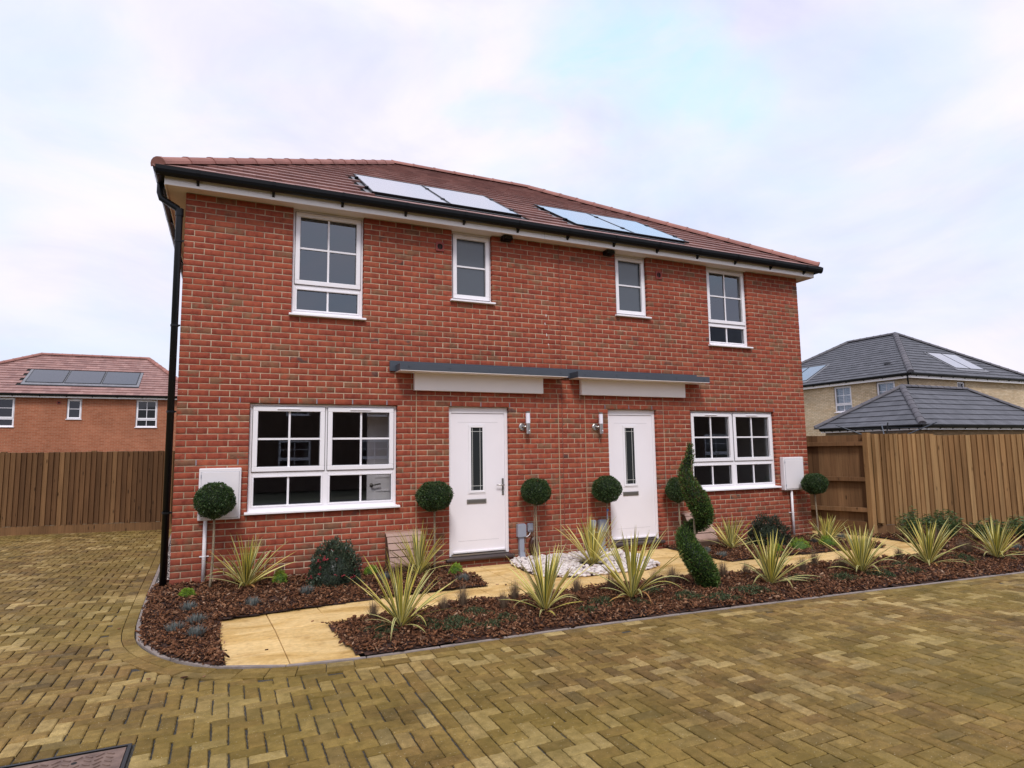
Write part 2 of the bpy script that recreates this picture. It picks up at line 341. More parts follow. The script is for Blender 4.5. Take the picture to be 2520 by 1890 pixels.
leaf_mat('lime_leaf', [(0.18, 0.30, 0.03), (0.32, 0.46, 0.05), (0.12, 0.22, 0.03)], 0.5)
leaf_mat('silver_blade', [(0.11, 0.125, 0.115), (0.23, 0.25, 0.235), (0.06, 0.075, 0.066)], 0.85, .2, .12)
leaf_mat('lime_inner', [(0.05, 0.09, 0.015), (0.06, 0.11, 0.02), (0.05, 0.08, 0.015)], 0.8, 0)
leaf_mat('ground_cover_leaf', [(0.024, 0.042, 0.018), (0.050, 0.078, 0.032), (0.13, 0.155, 0.08)], 0.6, .2, .2)
leaf_mat('brown_grass', [(0.16, 0.105, 0.07), (0.25, 0.18, 0.12), (0.10, 0.065, 0.048)], 0.7)
leaf_mat('bamboo_leaf', [(0.030, 0.065, 0.022), (0.065, 0.12, 0.040), (0.15, 0.20, 0.06)], 0.4)
simple('stem_bark', (0.32, 0.25, 0.165), 0.9, nscale=60, namt=0.5, bumpk=0.5)
simple('dark_bark', (0.085, 0.06, 0.04), 0.9, nscale=60, namt=0.4)

def glass_mat(name, base=(0.02, 0.022, 0.025), rough=0.0, see=0.9, ior=1.55):
    mt, t, b = new_mat(name); t.nodes.remove(b)
    tr = N(t, 'ShaderNodeBsdfTransparent'); tr.inputs[0].default_value = (see, see*1.005, see, 1)
    gl = N(t, 'ShaderNodeBsdfGlossy'); gl.inputs['Roughness'].default_value = rough; gl.inputs['Color'].default_value = (0.80, 0.89, 1.0, 1)
    fr = N(t, 'ShaderNodeLayerWeight'); fr.inputs['Blend'].default_value = 0.5
    f2 = math_(t, 'MULTIPLY_ADD', math_(t, 'POWER', fr.outputs['Facing'], 5.0), 0.86, 0.15)
    ms = N(t, 'ShaderNodeMixShader'); t.links.new(f2, ms.inputs[0]); t.links.new(tr.outputs[0], ms.inputs[1]); t.links.new(gl.outputs[0], ms.inputs[2])
    t.links.new(ms.outputs[0], t.nodes['Material Output'].inputs[0])
glass_mat('window_glass')
def frosted():
    mt, t, b = new_mat('frosted_glass'); P = pos(t)
    b.inputs['Base Color'].default_value = (0.055, 0.065, 0.078, 1); b.inputs['Roughness'].default_value = 0.16; b.inputs['Specular IOR Level'].default_value = 0.9
    bump(t, b, noise_(t, mapping(t, P, (90, 90, 12)), 1.0, 3), 0.25, 0.003)
    mt, t, b = new_mat('dark_glass'); b.inputs['Base Color'].default_value = (0.012, 0.013, 0.015, 1); b.inputs['Roughness'].default_value = 0.03; b.inputs['Specular IOR Level'].default_value = 0.7
    mt, t, b = new_mat('tinted_door_glass'); b.inputs['Base Color'].default_value = (0.028, 0.032, 0.034, 1); b.inputs['Roughness'].default_value = 0.05; b.inputs['Specular IOR Level'].default_value = 0.6
    mt, t, b = new_mat('solar_glass'); b.inputs['Base Color'].default_value = (0.02, 0.024, 0.036, 1); b.inputs['Roughness'].default_value = 0.3; b.inputs['Specular IOR Level'].default_value = 0.2
    gl = N(t, 'ShaderNodeBsdfGlossy'); gl.inputs['Roughness'].default_value = 0.05; gl.inputs['Color'].default_value = (0.93, 0.95, 1.0, 1)
    lw = N(t, 'ShaderNodeLayerWeight'); lw.inputs['Blend'].default_value = 0.5; ms = N(t, 'ShaderNodeMixShader')
    t.links.new(math_(t, 'MULTIPLY_ADD', ramp(t, lw.outputs['Facing'], [(0.35, 0.0), (0.62, 0.16), (0.84, 1.0)]), 0.66, 0.05), ms.inputs[0]); t.links.new(b.outputs[0], ms.inputs[1]); t.links.new(gl.outputs[0], ms.inputs[2]); t.links.new(ms.outputs[0], t.nodes['Material Output'].inputs[0])
frosted()
def iron_mat():
    mt, t, b = new_mat('cast_iron'); P = pos(t)
    c = ramp(t, noise_(t, P, 14, 5), [(0.3, (0.12, 0.075, 0.06)), (0.7, (0.24, 0.16, 0.125))])
    setin(t, b, 'Base Color', c); b.inputs['Roughness'].default_value = 0.7; b.inputs['Metallic'].default_value = 0.1
    bump(t, b, noise_(t, P, 160, 3), 0.5, 0.003)
iron_mat()
M = MATS

# ------------------------------------------------------------------ helpers
WL = {}
def tag(o, label=None, cat=None, group=None, kind=None):
    if label: o['label'] = label
    if cat: o['category'] = cat
    if group: o['group'] = group
    if kind: o['kind'] = kind
    return o
def wl(o): return WL.get(o.name, Vector((0, 0, 0))) if o else Vector((0, 0, 0))
def empty(name, loc, label, cat, group=None):
    o = bpy.data.objects.new(name, None); col.objects.link(o); o.location = loc; o.empty_display_size = 0.2
    WL[o.name] = Vector(loc); return tag(o, label, cat, group)
def put(name, mesh, parent=None, world=(0, 0, 0)):
    o = bpy.data.objects.new(name, mesh); col.objects.link(o)
    o.location = Vector(world) - wl(parent)
    if parent: o.parent = parent
    WL[o.name] = Vector(world); return o
def np_mesh(name, verts, faces_flat, nper, mats, smooth=False, mi=None):
    """verts (n,3); faces_flat (m,nper)"""
    me = bpy.data.meshes.new(name); nv = len(verts); nf = len(faces_flat)
    me.vertices.add(nv); me.vertices.foreach_set('co', np.asarray(verts, np.float32).ravel())
    me.loops.add(nf*nper); me.loops.foreach_set('vertex_index', np.asarray(faces_flat, np.int32).ravel())
    me.polygons.add(nf); me.polygons.foreach_set('loop_start', np.arange(0, nf*nper, nper, dtype=np.int32))
    me.polygons.foreach_set('loop_total', np.full(nf, nper, np.int32))
    if mi is not None: me.polygons.foreach_set('material_index', np.asarray(mi, np.int32))
    if smooth: me.polygons.foreach_set('use_smooth', np.ones(nf, bool))
    me.update(calc_edges=True)
    for k in mats: me.materials.append(M[k])
    return me
class MB:
    def __init__(s): s.v = []; s.f = []; s.m = []
    def add(s, vs, fs, m=0):
        k = len(s.v); s.v += [tuple(p) for p in vs]; s.f += [tuple(i+k for i in f) for f in fs]; s.m += [m]*len(fs); return s
    def box(s, x0, x1, y0, y1, z0, z1, m=0):
        return s.add([(x0,y0,z0),(x1,y0,z0),(x1,y1,z0),(x0,y1,z0),(x0,y0,z1),(x1,y0,z1),(x1,y1,z1),(x0,y1,z1)],
                     [(0,3,2,1),(4,5,6,7),(0,1,5,4),(1,2,6,5),(2,3,7,6),(3,0,4,7)], m)
    def tube(s, pts, rad, n=8, cap=True, m=0):
        pts = [Vector(p) for p in pts]; rad = rad if isinstance(rad, (list, tuple)) else [rad]*len(pts)
        rings = []; ref = None
        for i, p in enumerate(pts):
            d = (pts[min(i+1, len(pts)-1)] - pts[max(i-1, 0)]).normalized()
            if ref is None: ref = d.orthogonal().normalized()
            a = (ref - d*ref.dot(d)).normalized(); ref = a; b = d.cross(a)
            rings.append([p + (a*math.cos(2*math.pi*k/n) + b*math.sin(2*math.pi*k/n))*rad[i] for k in range(n)])
        vs = [q for r in rings for q in r]; fs = []
        for i in range(len(pts)-1):
            for k in range(n):
                k2 = (k+1) % n; fs.append((i*n+k, i*n+k2, (i+1)*n+k2, (i+1)*n+k))
        if cap: fs.append(tuple(reversed(range(n)))); fs.append(tuple((len(pts)-1)*n+k for k in range(n)))
        return s.add(vs, fs, m)
    def prism(s, poly, z0, z1, m=0, inset=0.0, drop=0.0):
        """vertical prism of a 2D polygon (ccw), optional chamfered top"""
        n = len(poly); c = np.mean(np.array(poly), axis=0)
        vs = [(x, y, z0) for x, y in poly] + [(x, y, z1-drop) for x, y in poly]
        fs = [(i, (i+1) % n, n+(i+1) % n, n+i) for i in range(n)]
        if inset:
            vv = []
            for x, y in poly:
                d = np.array([x, y])-c; L = np.linalg.norm(d); q = c + d*(1-inset*1.4/L); vv.append((q[0], q[1], z1))
            vs += vv; fs += [(n+i, n+(i+1) % n, 2*n+(i+1) % n, 2*n+i) for i in range(n)]; fs.append(tuple(2*n+i for i in range(n)))
        else: fs.append(tuple(n+i for i in range(n)))
        return s.add(vs, fs, m)
    def extrude_x(s, prof, x0, x1, m=0):
        """profile in (y,z), extruded along x"""
        n = len(prof); vs = [(x0, y, z) for y, z in prof] + [(x1, y, z) for y, z in prof]
        fs = [(i, n+i, n+(i+1) % n, (i+1) % n) for i in range(n)] + [tuple(range(n)), tuple(reversed(range(n, 2*n)))]
        return s.add(vs, fs, m)
    def build(s, name, mats, parent=None, world=None, smooth=False, bevel=0, rot=None):
        if isinstance(mats, str): mats = [mats]
        if world is None: world = wl(parent) if parent else Vector((0, 0, 0))
        world = Vector(world)
        me = bpy.data.meshes.new(name)
        vs = [tuple(Vector(p) - world) for p in s.v] if rot is None else s.v
        me.from_pydata(vs, [], s.f); me.update()
        for k in mats: me.materials.append(M[k])
        if len(mats) > 1: me.polygons.foreach_set('material_index', s.m)
        bm = bmesh.new(); bm.from_mesh(me); bmesh.ops.recalc_face_normals(bm, faces=bm.faces); bm.to_mesh(me); bm.free()
        if smooth:
            for p in me.polygons: p.use_smooth = True
        o = put(name, me, parent, world)
        if rot is not None: o.rotation_euler = rot
        if bevel:
            b = o.modifiers.new('bevel', 'BEVEL'); b.width = bevel; b.segments = 2; b.limit_method = 'ANGLE'; b.angle_limit = R(40); b.harden_normals = False
        return o

BT_F = np.array([[0,1,5,4],[1,2,6,5],[2,3,7,6],[3,0,4,7],[4,5,9,8],[5,6,10,9],[6,7,11,10],[7,4,8,11],[8,9,10,11]])
def block_verts(o, U, V, Nn, lu, lv, ln, bev):
    """o (k,3) corner; U,V,N (3,) axes or (k,3); sizes (k,)"""
    o = np.asarray(o, float); k = len(o); lu = np.broadcast_to(lu, k); lv = np.broadcast_to(lv, k); ln = np.broadcast_to(ln, k)
    bev = np.broadcast_to(bev, k)
    U, V, Nn = [np.broadcast_to(np.asarray(a, float), (k, 3)) for a in (U, V, Nn)]
    res = np.zeros((k, 12, 3))
    for i, (a, b, n, ins) in enumerate([(0,0,0,0),(1,0,0,0),(1,1,0,0),(0,1,0,0),(0,0,1,0),(1,0,1,0),(1,1,1,0),(0,1,1,0),(0,0,2,1),(1,0,2,1),(1,1,2,1),(0,1,2,1)]):
        uu = a*lu + (ins*bev*(1-2*a)); vv = b*lv + (ins*bev*(1-2*b)); nn = np.where(n == 0, 0, np.where(n == 1, ln-bev*0.8, ln))
        res[:, i] = o + U*uu[:, None] + V*vv[:, None] + Nn*nn[:, None]
    return res
def blocks_mesh(name, vb, mats):
    k = len(vb); f = (BT_F[None] + (np.arange(k)*12)[:, None, None]).reshape(-1, 4)
    return np_mesh(name, vb.reshape(-1, 3), f, 4, mats)
def individual_and_mass(vb, mats, parent, one, many, n_ind, key=None):
    """blocks nearest the camera become objects of their own, the rest one joined part"""
    cen = vb[:, 8:12].mean(axis=1); d = np.linalg.norm(cen - np.array(CAM), axis=1)
    if key is not None: d = d + key*1000
    idx = np.argsort(d); ind = idx[:n_ind]; rest = idx[n_ind:]
    cache = {}
    for i in ind:
        c = vb[i].mean(axis=0); loc = vb[i] - c; kk = tuple(np.round(loc.ravel(), 3))
        if kk not in cache: cache[kk] = np_mesh(one, loc, BT_F, 4, mats)
        put(one, cache[kk], parent, c)
    if len(rest):
        w = np.array(wl(parent))
        o = put(many, blocks_mesh(many, vb[rest]-w, mats), parent, w); o['kind'] = 'stuff'

# ------------------------------------------------------------------ the ground
GZ = -0.12        # top of the paving
g = MB(); g.add([(-900, -900, -0.30), (900, -900, -0.30), (900, 900, -0.30), (-900, 900, -0.30)], [(0, 1, 2, 3)])
tag(g.build('ground', 'distant_ground'), kind='structure')
KERB = [(-0.52, 8.9), (-0.46, 6.5), (-0.31, 2.69), (-0.23, 0.07), (-0.185, -1.01), (-0.15, -1.55), (-0.09, -1.90), (0.03, -2.22), (0.18, -2.50),
        (0.34, -2.72), (0.58, -2.92), (0.95, -3.08), (1.53, -3.18), (2.40, -3.19), (3.71, -3.22), (5.86, -3.38), (9.57, -3.68), (14.0, -4.08), (19.0, -4.6)]
def smooth_poly(P, it=2):
    P = [np.array(p, float) for p in P]
    for _ in range(it):
        Q = [P[0]]
        for a, b in zip(P[:-1], P[1:]): Q += [a*0.75+b*0.25, a*0.25+b*0.75]
        P = Q + [P[-1]]
    return np.array(P)
KP = smooth_poly(KERB, 2)
def resample(P, step):
    seg = np.linalg.norm(np.diff(P, axis=0), axis=1); s = np.concatenate([[0], np.cumsum(seg)])
    n = max(2, int(round(s[-1]/step))+1); t = np.linspace(0, s[-1], n)
    return np.stack([np.interp(t, s, P[:, 0]), np.interp(t, s, P[:, 1])], 1)
def offset(P, d):      # positive = to the right of the travel direction (the road side)
    T = np.gradient(P, axis=0); T /= np.linalg.norm(T, axis=1)[:, None]
    return P + np.stack([T[:, 1], -T[:, 0]], 1)*d
def sdist(Q, P):       # signed distance of points Q to polyline P; + = road side
    Q = np.asarray(Q, float); best = np.full(len(Q), 1e9); sg = np.zeros(len(Q))
    for a, b in zip(P[:-1], P[1:]):
        ab = b-a; t = np.clip(((Q-a)@ab)/(ab@ab), 0, 1); c = a + t[:, None]*ab; d = np.linalg.norm(Q-c, axis=1)
        cr = ab[0]*(Q[:, 1]-a[1]) - ab[1]*(Q[:, 0]-a[0]); m_ = d < best
        best = np.where(m_, d, best); sg = np.where(m_, -np.sign(cr), sg)
    return best*sg
# note: travelling from the back of the drive round to the right, the road lies on the right-hand side
drive_base = MB(); drive_base.box(-12, 26, -14, 9.4, -0.28, GZ-0.014)
drive = tag(drive_base.build('driveway', 'joint_sand', world=(0, -5, GZ)), kind='structure')

MH = (-0.62, 0.145, -4.55, -3.985)      # manhole opening incl. surround
def herring():
    H = []; w = 0.0945
    i = np.arange(-90, 175); j = np.arange(-95, 100)
    I, J = np.meshgrid(i, j, indexing='ij'); s = (I+J) % 4
    for k, (a, b) in ((0, (2, 1)), (2, (1, 2))):
        m_ = s == k
        x0 = I[m_]*w; y0 = J[m_]*w; H.append(np.stack([x0, x0+a*w, y0, y0+b*w], 1))
    return np.concatenate(H)
H = herring()
# running joint where two bays meet: a double header course from the kerb towards the viewer
left = H.copy(); left[:, :2] += -0.04
right = H.copy(); right[:, :2] += 1.96
JX0, JX1 = 1.76, 1.96
left[:, 1] = np.minimum(left[:, 1], JX0); right[:, 0] = np.maximum(right[:, 0], JX1)
left = left[left[:, 1]-left[:, 0] > 0.03]; right = right[right[:, 1]-right[:, 0] > 0.03]
ys = np.arange(-9.0, -3.0, 0.2)
hdr = np.concatenate([np.stack([np.full(len(ys), a), np.full(len(ys), a+0.1), ys, ys+0.2], 1) for a in (JX0, JX0+0.1)])
B = np.concatenate([left, right, hdr])
B = B[(B[:, 0] > -7.5) & (B[:, 1] < 17.5) & (B[:, 2] > -8.6) & (B[:, 3] < 9.0)]
cen = np.stack([(B[:, 0]+B[:, 1])/2, (B[:, 2]+B[:, 3])/2], 1)
keep = sdist(cen, KP) > 0.17
over_ = (B[:, 1] > MH[0]) & (B[:, 0] < MH[1]) & (B[:, 3] > MH[2]) & (B[:, 2] < MH[3])
top_ = over_ & (B[:, 3] > MH[3]+.03); B[top_, 2] = MH[3]
rgt_ = over_ & ~top_ & (B[:, 1] > MH[1]+.03); B[rgt_, 0] = MH[1]
keep &= ~(over_ & ~top_ & ~rgt_)
B = B[keep]; k = len(B)
cen = np.stack([(B[:, 0]+B[:, 1])/2, (B[:, 2]+B[:, 3])/2], 1)
gap_ = rng.uniform(0.0016, 0.0036, k)
# joints running away from the house are the wider, grit filled ones
gx = gap_ + rng.uniform(0.0005, 0.003, k)
zt = GZ + rng.normal(0, 0.0011, k)
jit = rng.normal(0, 0.0011, (k, 2))
o = np.stack([B[:, 0]+gx+jit[:, 0], B[:, 2]+gap_+jit[:, 1], np.full(k, GZ-0.05)], 1)
vb = block_verts(o, (1, 0, 0), (0, 1, 0), (0, 0, 1), B[:, 1]-B[:, 0]-2*gx, B[:, 3]-B[:, 2]-2*gap_, zt-(GZ-0.05), 0.0075)
# rock each block a little and nibble its corners
vb[:, :, 2] += (vb[:, :, 0]-cen[:, None, 0])*rng.normal(0, 0.010, k)[:, None]*(vb[:, :, 2] > GZ-0.02) + (vb[:, :, 1]-cen[:, None, 1])*rng.normal(0, 0.010, k)[:, None]*(vb[:, :, 2] > GZ-0.02)
vb[:, 4:12, :2] += rng.normal(0, 0.0011, (k, 8, 2))
vx = cen - np.array([CAM.x, CAM.y]); fwd = vx @ np.array([math.sin(YAW), math.cos(YAW)]); lat = vx @ np.array([math.cos(YAW), -math.sin(YAW)])
outv = ((fwd < 3.15) | (np.abs(lat) > fwd*0.80)).astype(float)
def wavy(vb1):
    """the same block with the slightly toothed sides of an interlocking paver"""
    rings = []
    for r_ in range(3):
        c4 = vb1[r_*4:r_*4+4]; pts = []
        for a in range(4):
            p, q = c4[a], c4[(a+1) % 4]; L = np.linalg.norm((q-p)[:2]); n = 7 if L > .13 else 4; nr = np.array([(q-p)[1], -(q-p)[0], 0])/max(L, 1e-6)
            for j in range(n):
                t_ = j/n; w_ = 0 if j == 0 else wv_[a][j]; pts.append(p+(q-p)*t_+nr*w_)
        rings.append(np.array(pts))
    return rings
key_ = outv*1000+np.linalg.norm(np.stack([cen[:, 0]-CAM.x, cen[:, 1]-CAM.y], 1), axis=1)
order = np.argsort(key_); near_ = order[:300]; mid_ = order[300:2600]; far_ = order[2600:]
def wavy_mesh(ids, origin):
    global wv_
    V = []; F = []; nv_ = 0
    for i in ids:
        wv_ = [[(1 if (j % 2) else -1)*random.uniform(.0004, .0022) for j in range(8)] for _ in range(4)]
        r0, r1, r2 = wavy(vb[i]); n_ = len(r0); V += [r0, r1, r2]
        for a, b in ((0, 1), (1, 2)): F += [(nv_+a*n_+j, nv_+a*n_+(j+1) % n_, nv_+b*n_+(j+1) % n_, nv_+b*n_+j) for j in range(n_)]
        F.append(tuple(nv_+2*n_+j for j in range(n_))); nv_ += 3*n_
    me = bpy.data.meshes.new('paving_block'); me.from_pydata([tuple(p) for p in np.concatenate(V)-np.array(origin)], [], F); me.materials.append(M['buff_paver']); me.update(); return me
for i in near_: c_ = vb[i].mean(axis=0); put('paving_block', wavy_mesh([i], c_), drive, c_)
wd = np.array(wl(drive)); o = put('paving_blocks', wavy_mesh(mid_, wd), drive, wd); o['kind'] = 'stuff'
o = put('paving_blocks', blocks_mesh('paving_blocks', vb[far_]-wd, ['buff_paver']), drive, wd); o['kind'] = 'stuff'

# border: two stretcher courses following the kerb, and the concrete edging
def course(P, d0, d1, step, z0, z1, gapw, mats, name, parent, cham=0.004):
    Q = resample(P, step); A = offset(Q, d0); Bq = offset(Q, d1)
    for i in range(len(Q)-1):
        t = (Q[i+1]-Q[i])/np.linalg.norm(Q[i+1]-Q[i])*gapw/2
        p = [A[i]+t, A[i+1]-t, Bq[i+1]-t, Bq[i]+t]
        c = np.mean(p, axis=0); mb = MB()
        dz = random.uniform(-0.0012, 0.0012)
        mb.prism([tuple(q) for q in (p[0], p[3], p[2], p[1])], z0, z1+dz, inset=cham, drop=cham*0.8)
        mb.build(name, mats, parent, world=(c[0], c[1], z0))
KPn = KP[(KP[:, 0] < 15)]
b0 = MB(); 
bord = empty('paving_border', (0.5, -2.9, GZ), None, None); bord['kind'] = 'structure'
course(KPn, 0.004, 0.100, 0.2, GZ-0.05, GZ+0.005, 0.005, ['buff_paver'], 'border_block', bord)
course(KPn, 0.105, 0.200, 0.2, GZ-0.05, GZ+0.004, 0.005, ['buff_paver'], 'border_block', bord)
kerb = empty('kerb', (0.5, -2.85, GZ), None, None); kerb['kind'] = 'structure'
course(KPn, -0.038, 0.000, 0.6, GZ-0.1, GZ+0.010, 0.006, ['concrete_kerb'], 'kerb_stone', kerb, 0.005)

# sandstone slab path
path = empty('path', (2.0, -1.6, GZ), None, None); path['kind'] = 'structure'
PZ = GZ+0.012
def slab(poly, dz=0):
    a = np.array(poly); c = a.mean(axis=0)
    g2 = c + (a-c)*(1 - 0.0035*2/np.linalg.norm(a-c, axis=1).mean())
    mb = MB(); mb.prism([tuple(p) for p in g2], GZ-0.06, PZ+dz+random.uniform(-.0015, .0015), inset=0.006, drop=0.004)
    mb.build('paving_slab', 'yellow_sandstone', path, world=(c[0], c[1], GZ))
slab([(0.545, -2.02), (0.60, -2.86), (1.045, -3.06), (1.00, -2.02)]); slab([(1.00, -2.02), (1.045, -3.06), (1.56, -3.135), (1.50, -2.02)])
slab([(0.50, -1.24), (0.545, -2.02), (1.00, -2.02), (0.95, -1.24)]); slab([(0.95, -1.24), (1.00, -2.02), (1.50, -2.02), (1.44, -1.24)])
xs = [1.44, 2.05, 2.65, 3.25, 3.85, 4.45, 5.05, 5.65, 6.25, 6.85, 7.45, 8.05, 8.65, 9.25, 9.85, 10.3, 10.75]
for a, b in zip(xs[:-1], xs[1:]):
    f = lambda x: -2.25 if x < 7 else -2.25-(x-7)*0.07
    a0 = a + (0.06 if a == 1.44 else 0)
    slab([(a, -1.20), (a0, f(a)), (b, f(b)), (b, -1.20)])
for x0, x1 in ((3.28, 3.76), (3.76, 4.24)): slab([(x0, -0.04), (x0, -0.62), (x1, -0.62), (x1, -0.04)]); slab([(x0, -0.62), (x0, -1.20), (x1, -1.20), (x1, -0.62)])
for x0, x1 in ((5.95, 6.48), (6.48, 7.02)): slab([(x0, -0.04), (x0, -0.62), (x1, -0.62), (x1, -0.04)]); slab([(x0, -0.62), (x0, -1.20), (x1, -1.20), (x1, -0.62)])
for i in range(8):
    y1 = -1.20+i*0.6
    slab([(9.8 if y1 < -0.7 else 10.31, y1+0.6), (9.8 if y1 < -0.7 else 10.31, y1), (10.8, y1), (10.8, y1+0.6)])

# mulch beds
def wallz(x): return -0.0131*x
def mz(x, y):
    x = np.asarray(x, float); y = np.asarray(y, float)
    w = np.clip(1+y/1.35, 0, 1); base = GZ+0.036
    near = base + (np.maximum(-0.0131*x, -0.12)-base+0.004)*w**1.2
    z = np.where(y > -1.45, near, base)
    z = z + 0.012*np.sin(x*5.1+y*3.3)*np.cos(x*2.3-y*6.1)
    sd = -sdist(np.stack([x.ravel(), y.ravel()], 1), KP).reshape(x.shape)
    return z - 0.022*np.clip(1-sd/0.16, 0, 1)
def kseg(x0, x1):
    P = offset(KP, -0.055); return P
Kin = offset(KP, -0.040)
left_arc = [tuple(p) for p in Kin if p[1] < 0.35 and p[0] < 0.60]
front_arc = [tuple(p) for p in Kin if 1.50 < p[0] < 18.5 and p[1] < -2.9]
BED_A = left_arc + [(0.60, -2.90), (0.55, -2.3), (0.53, -1.50), (0.95, -1.44), (1.39, -1.39), (2.0, -1.31), (2.51, -1.30), (3.38, -1.29), (3.43, -0.95), (3.35, -0.55), (3.34, -0.10), (3.30, 0.0), (-0.02, 0.0), (-0.03, 0.3)]
BED_B = front_arc + [(18.5, -3.6), (13.5, -1.72), (12.3, -1.03), (11.05, -0.60), (10.85, 0.2), (10.70, 0.2), (10.72, -1.11), (10.60, -1.80), (10.40, -2.33), (9.60, -2.36), (9.1, -2.30), (7.75, -2.16), (6.3, -2.08), (5.84, -1.98), (4.27, -1.95), (2.94, -1.92), (1.45, -2.12), (1.52, -3.10)]
BED_C = [(6.95, 0.0), (6.93, -0.8), (6.95, -1.45), (7.79, -1.49), (9.09, -1.55), (9.84, -1.67), (10.12, -1.42), (10.10, -1.10), (9.98, -0.85), (10.08, -0.30), (10.29, 0.0)]
PEB = [(4.25, 0.0), (4.17, -0.25), (4.14, -0.95), (4.27, -1.26), (4.75, -1.36), (5.2, -1.34), (5.6, -1.36), (5.92, -1.22), (6.03, -0.75), (6.04, -0.1), (6.0, 0.0)]
def inpoly(Q, poly):
    Q = np.asarray(Q, float); poly = np.asarray(poly, float); c = np.zeros(len(Q), bool); n = len(poly)
    for i in range(n):
        a = poly[i]; b = poly[(i+1) % n]
        if a[1] == b[1]: continue
        m_ = ((a[1] > Q[:, 1]) != (b[1] > Q[:, 1])) & (Q[:, 0] < (b[0]-a[0])*(Q[:, 1]-a[1])/(b[1]-a[1])+a[0]); c ^= m_
    return c
def bed(poly, name, mat, zf, step=0.035):
    P = np.array(poly); x = np.arange(P[:, 0].min()-step, P[:, 0].max()+2*step, step); y = np.arange(P[:, 1].min()-step, P[:, 1].max()+2*step, step)
    X, Y = np.meshgrid(x, y, indexing='ij'); Z = zf(X, Y); nx, ny = X.shape
    V = np.stack([X.ravel(), Y.ravel(), Z.ravel()], 1)
    ii, jj = np.meshgrid(np.arange(nx-1), np.arange(ny-1), indexing='ij'); ii = ii.ravel(); jj = jj.ravel()
    F = np.stack([ii*ny+jj, (ii+1)*ny+jj, (ii+1)*ny+jj+1, ii*ny+jj+1], 1)
    cc = V[F].mean(axis=1)[:, :2]; F = F[inpoly(cc, poly)]
    used, inv = np.unique(F, return_inverse=True); V = V[used]; F = inv.reshape(F.shape)
    c = P.mean(axis=0); w = np.array([c[0], c[1], GZ])
    o = put(name, np_mesh(name, V-w, F, 4, [mat], True), None, w); o['kind'] = 'structure'; return o
bedA = bed(BED_A, 'flower_bed', 'mulch_soil', lambda x, y: mz(x, y)-.008); bedB = bed(BED_B, 'flower_bed', 'mulch_soil', lambda x, y: mz(x, y)-.008); bedC = bed(BED_C, 'flower_bed', 'mulch_soil', lambda x, y: mz(x, y)-.008)
pebz = lambda x, y: GZ + 0.03 + 0.02*np.clip(1+np.asarray(y)/1.2, 0, 1) + 0*x
bedP = bed(PEB, 'pebble_bed', 'mulch_soil', lambda x, y: pebz(x, y)-0.018)
def sample(poly, dens_fn, zmax):
    P = np.array(poly); lo = P.min(axis=0); hi = P.max(axis=0); n = int((hi-lo).prod()*zmax)
    Q = rng.uniform(lo, hi, (n, 2)); Q = Q[inpoly(Q, poly)]
    d = np.hypot(Q[:, 0]-CAM.x, Q[:, 1]-CAM.y); return Q[rng.uniform(0, 1, len(Q)) < dens_fn(d)/zmax]
def chips(poly, name, parent_label):
    Q = sample(poly, lambda d: np.interp(d, [4, 7, 10, 16], [2600, 2100, 1300, 600]), 2600); k = len(Q)
    Q = Q + rng.normal(0, 0.015, Q.shape)
    d = np.hypot(Q[:, 0]-CAM.x, Q[:, 1]-CAM.y)
    L = rng.lognormal(math.log(0.017), 0.42, k)*np.interp(d, [4, 12], [1, 1.3]); L = np.clip(L, 0.007, 0.042); W = L*rng.uniform(0.25, 0.75, k); T = rng.uniform(0.002, 0.005, k)
    a = rng.uniform(0, 2*np.pi, k); tilt = rng.normal(0, 0.42, k); roll = rng.normal(0, 0.5, k)
    U = np.stack([np.cos(a)*np.cos(tilt), np.sin(a)*np.cos(tilt), np.sin(tilt)], 1)
    S = np.stack([-np.sin(a), np.cos(a), np.zeros(k)], 1); Nn = np.cross(U, S); V = S*np.cos(roll)[:, None]+Nn*np.sin(roll)[:, None]; Nn = np.cross(U, V)
    z = mz(Q[:, 0], Q[:, 1]) + rng.uniform(0.000, 0.013, k) + np.abs(np.sin(tilt))*L*0.5
    C = np.stack([Q[:, 0], Q[:, 1], z], 1)
    # a six cornered shard: outline of 6 points on top, 6 below pulled together to one keel point
    ang = np.array([0.0, 0.9, 2.2, 3.14, 4.0, 5.5]); r = rng.uniform(0.75, 1.1, (k, 6))
    top = C[:, None] + U[:, None]*(np.cos(ang)*r*L[:, None])[:, :, None] + V[:, None]*(np.sin(ang)*r*W[:, None])[:, :, None] + Nn[:, None]*(T[:, None]*rng.uniform(0.3, 1.6, (k, 6)))[:, :, None]
    keel = C - Nn*(T*2.0)[:, None]
    vs = np.concatenate([top, keel[:, None]], 1)
    F = [[0, 1, 2], [0, 2, 3], [0, 3, 4], [0, 4, 5]] + [[(i+1) % 6, i, 6] for i in range(6)]
    F = (np.array(F)[None]+(np.arange(k)*7)[:, None, None]).reshape(-1, 3)
    w = np.array([np.mean([p[0] for p in poly]), np.mean([p[1] for p in poly]), GZ])
    o = put(name, np_mesh(name, vs.reshape(-1, 3)-w, F, 3, ['bark_mulch']), None, w)
    tag(o, parent_label, 'bark chips', kind='stuff')
chips(BED_A, 'bark_chips', 'brown bark chips over the left bed under the wide ground floor window')
chips(BED_B, 'bark_chips', 'brown bark chips over the long front bed along the kerb')
chips(BED_C, 'bark_chips', 'brown bark chips over the bed right of the second door')
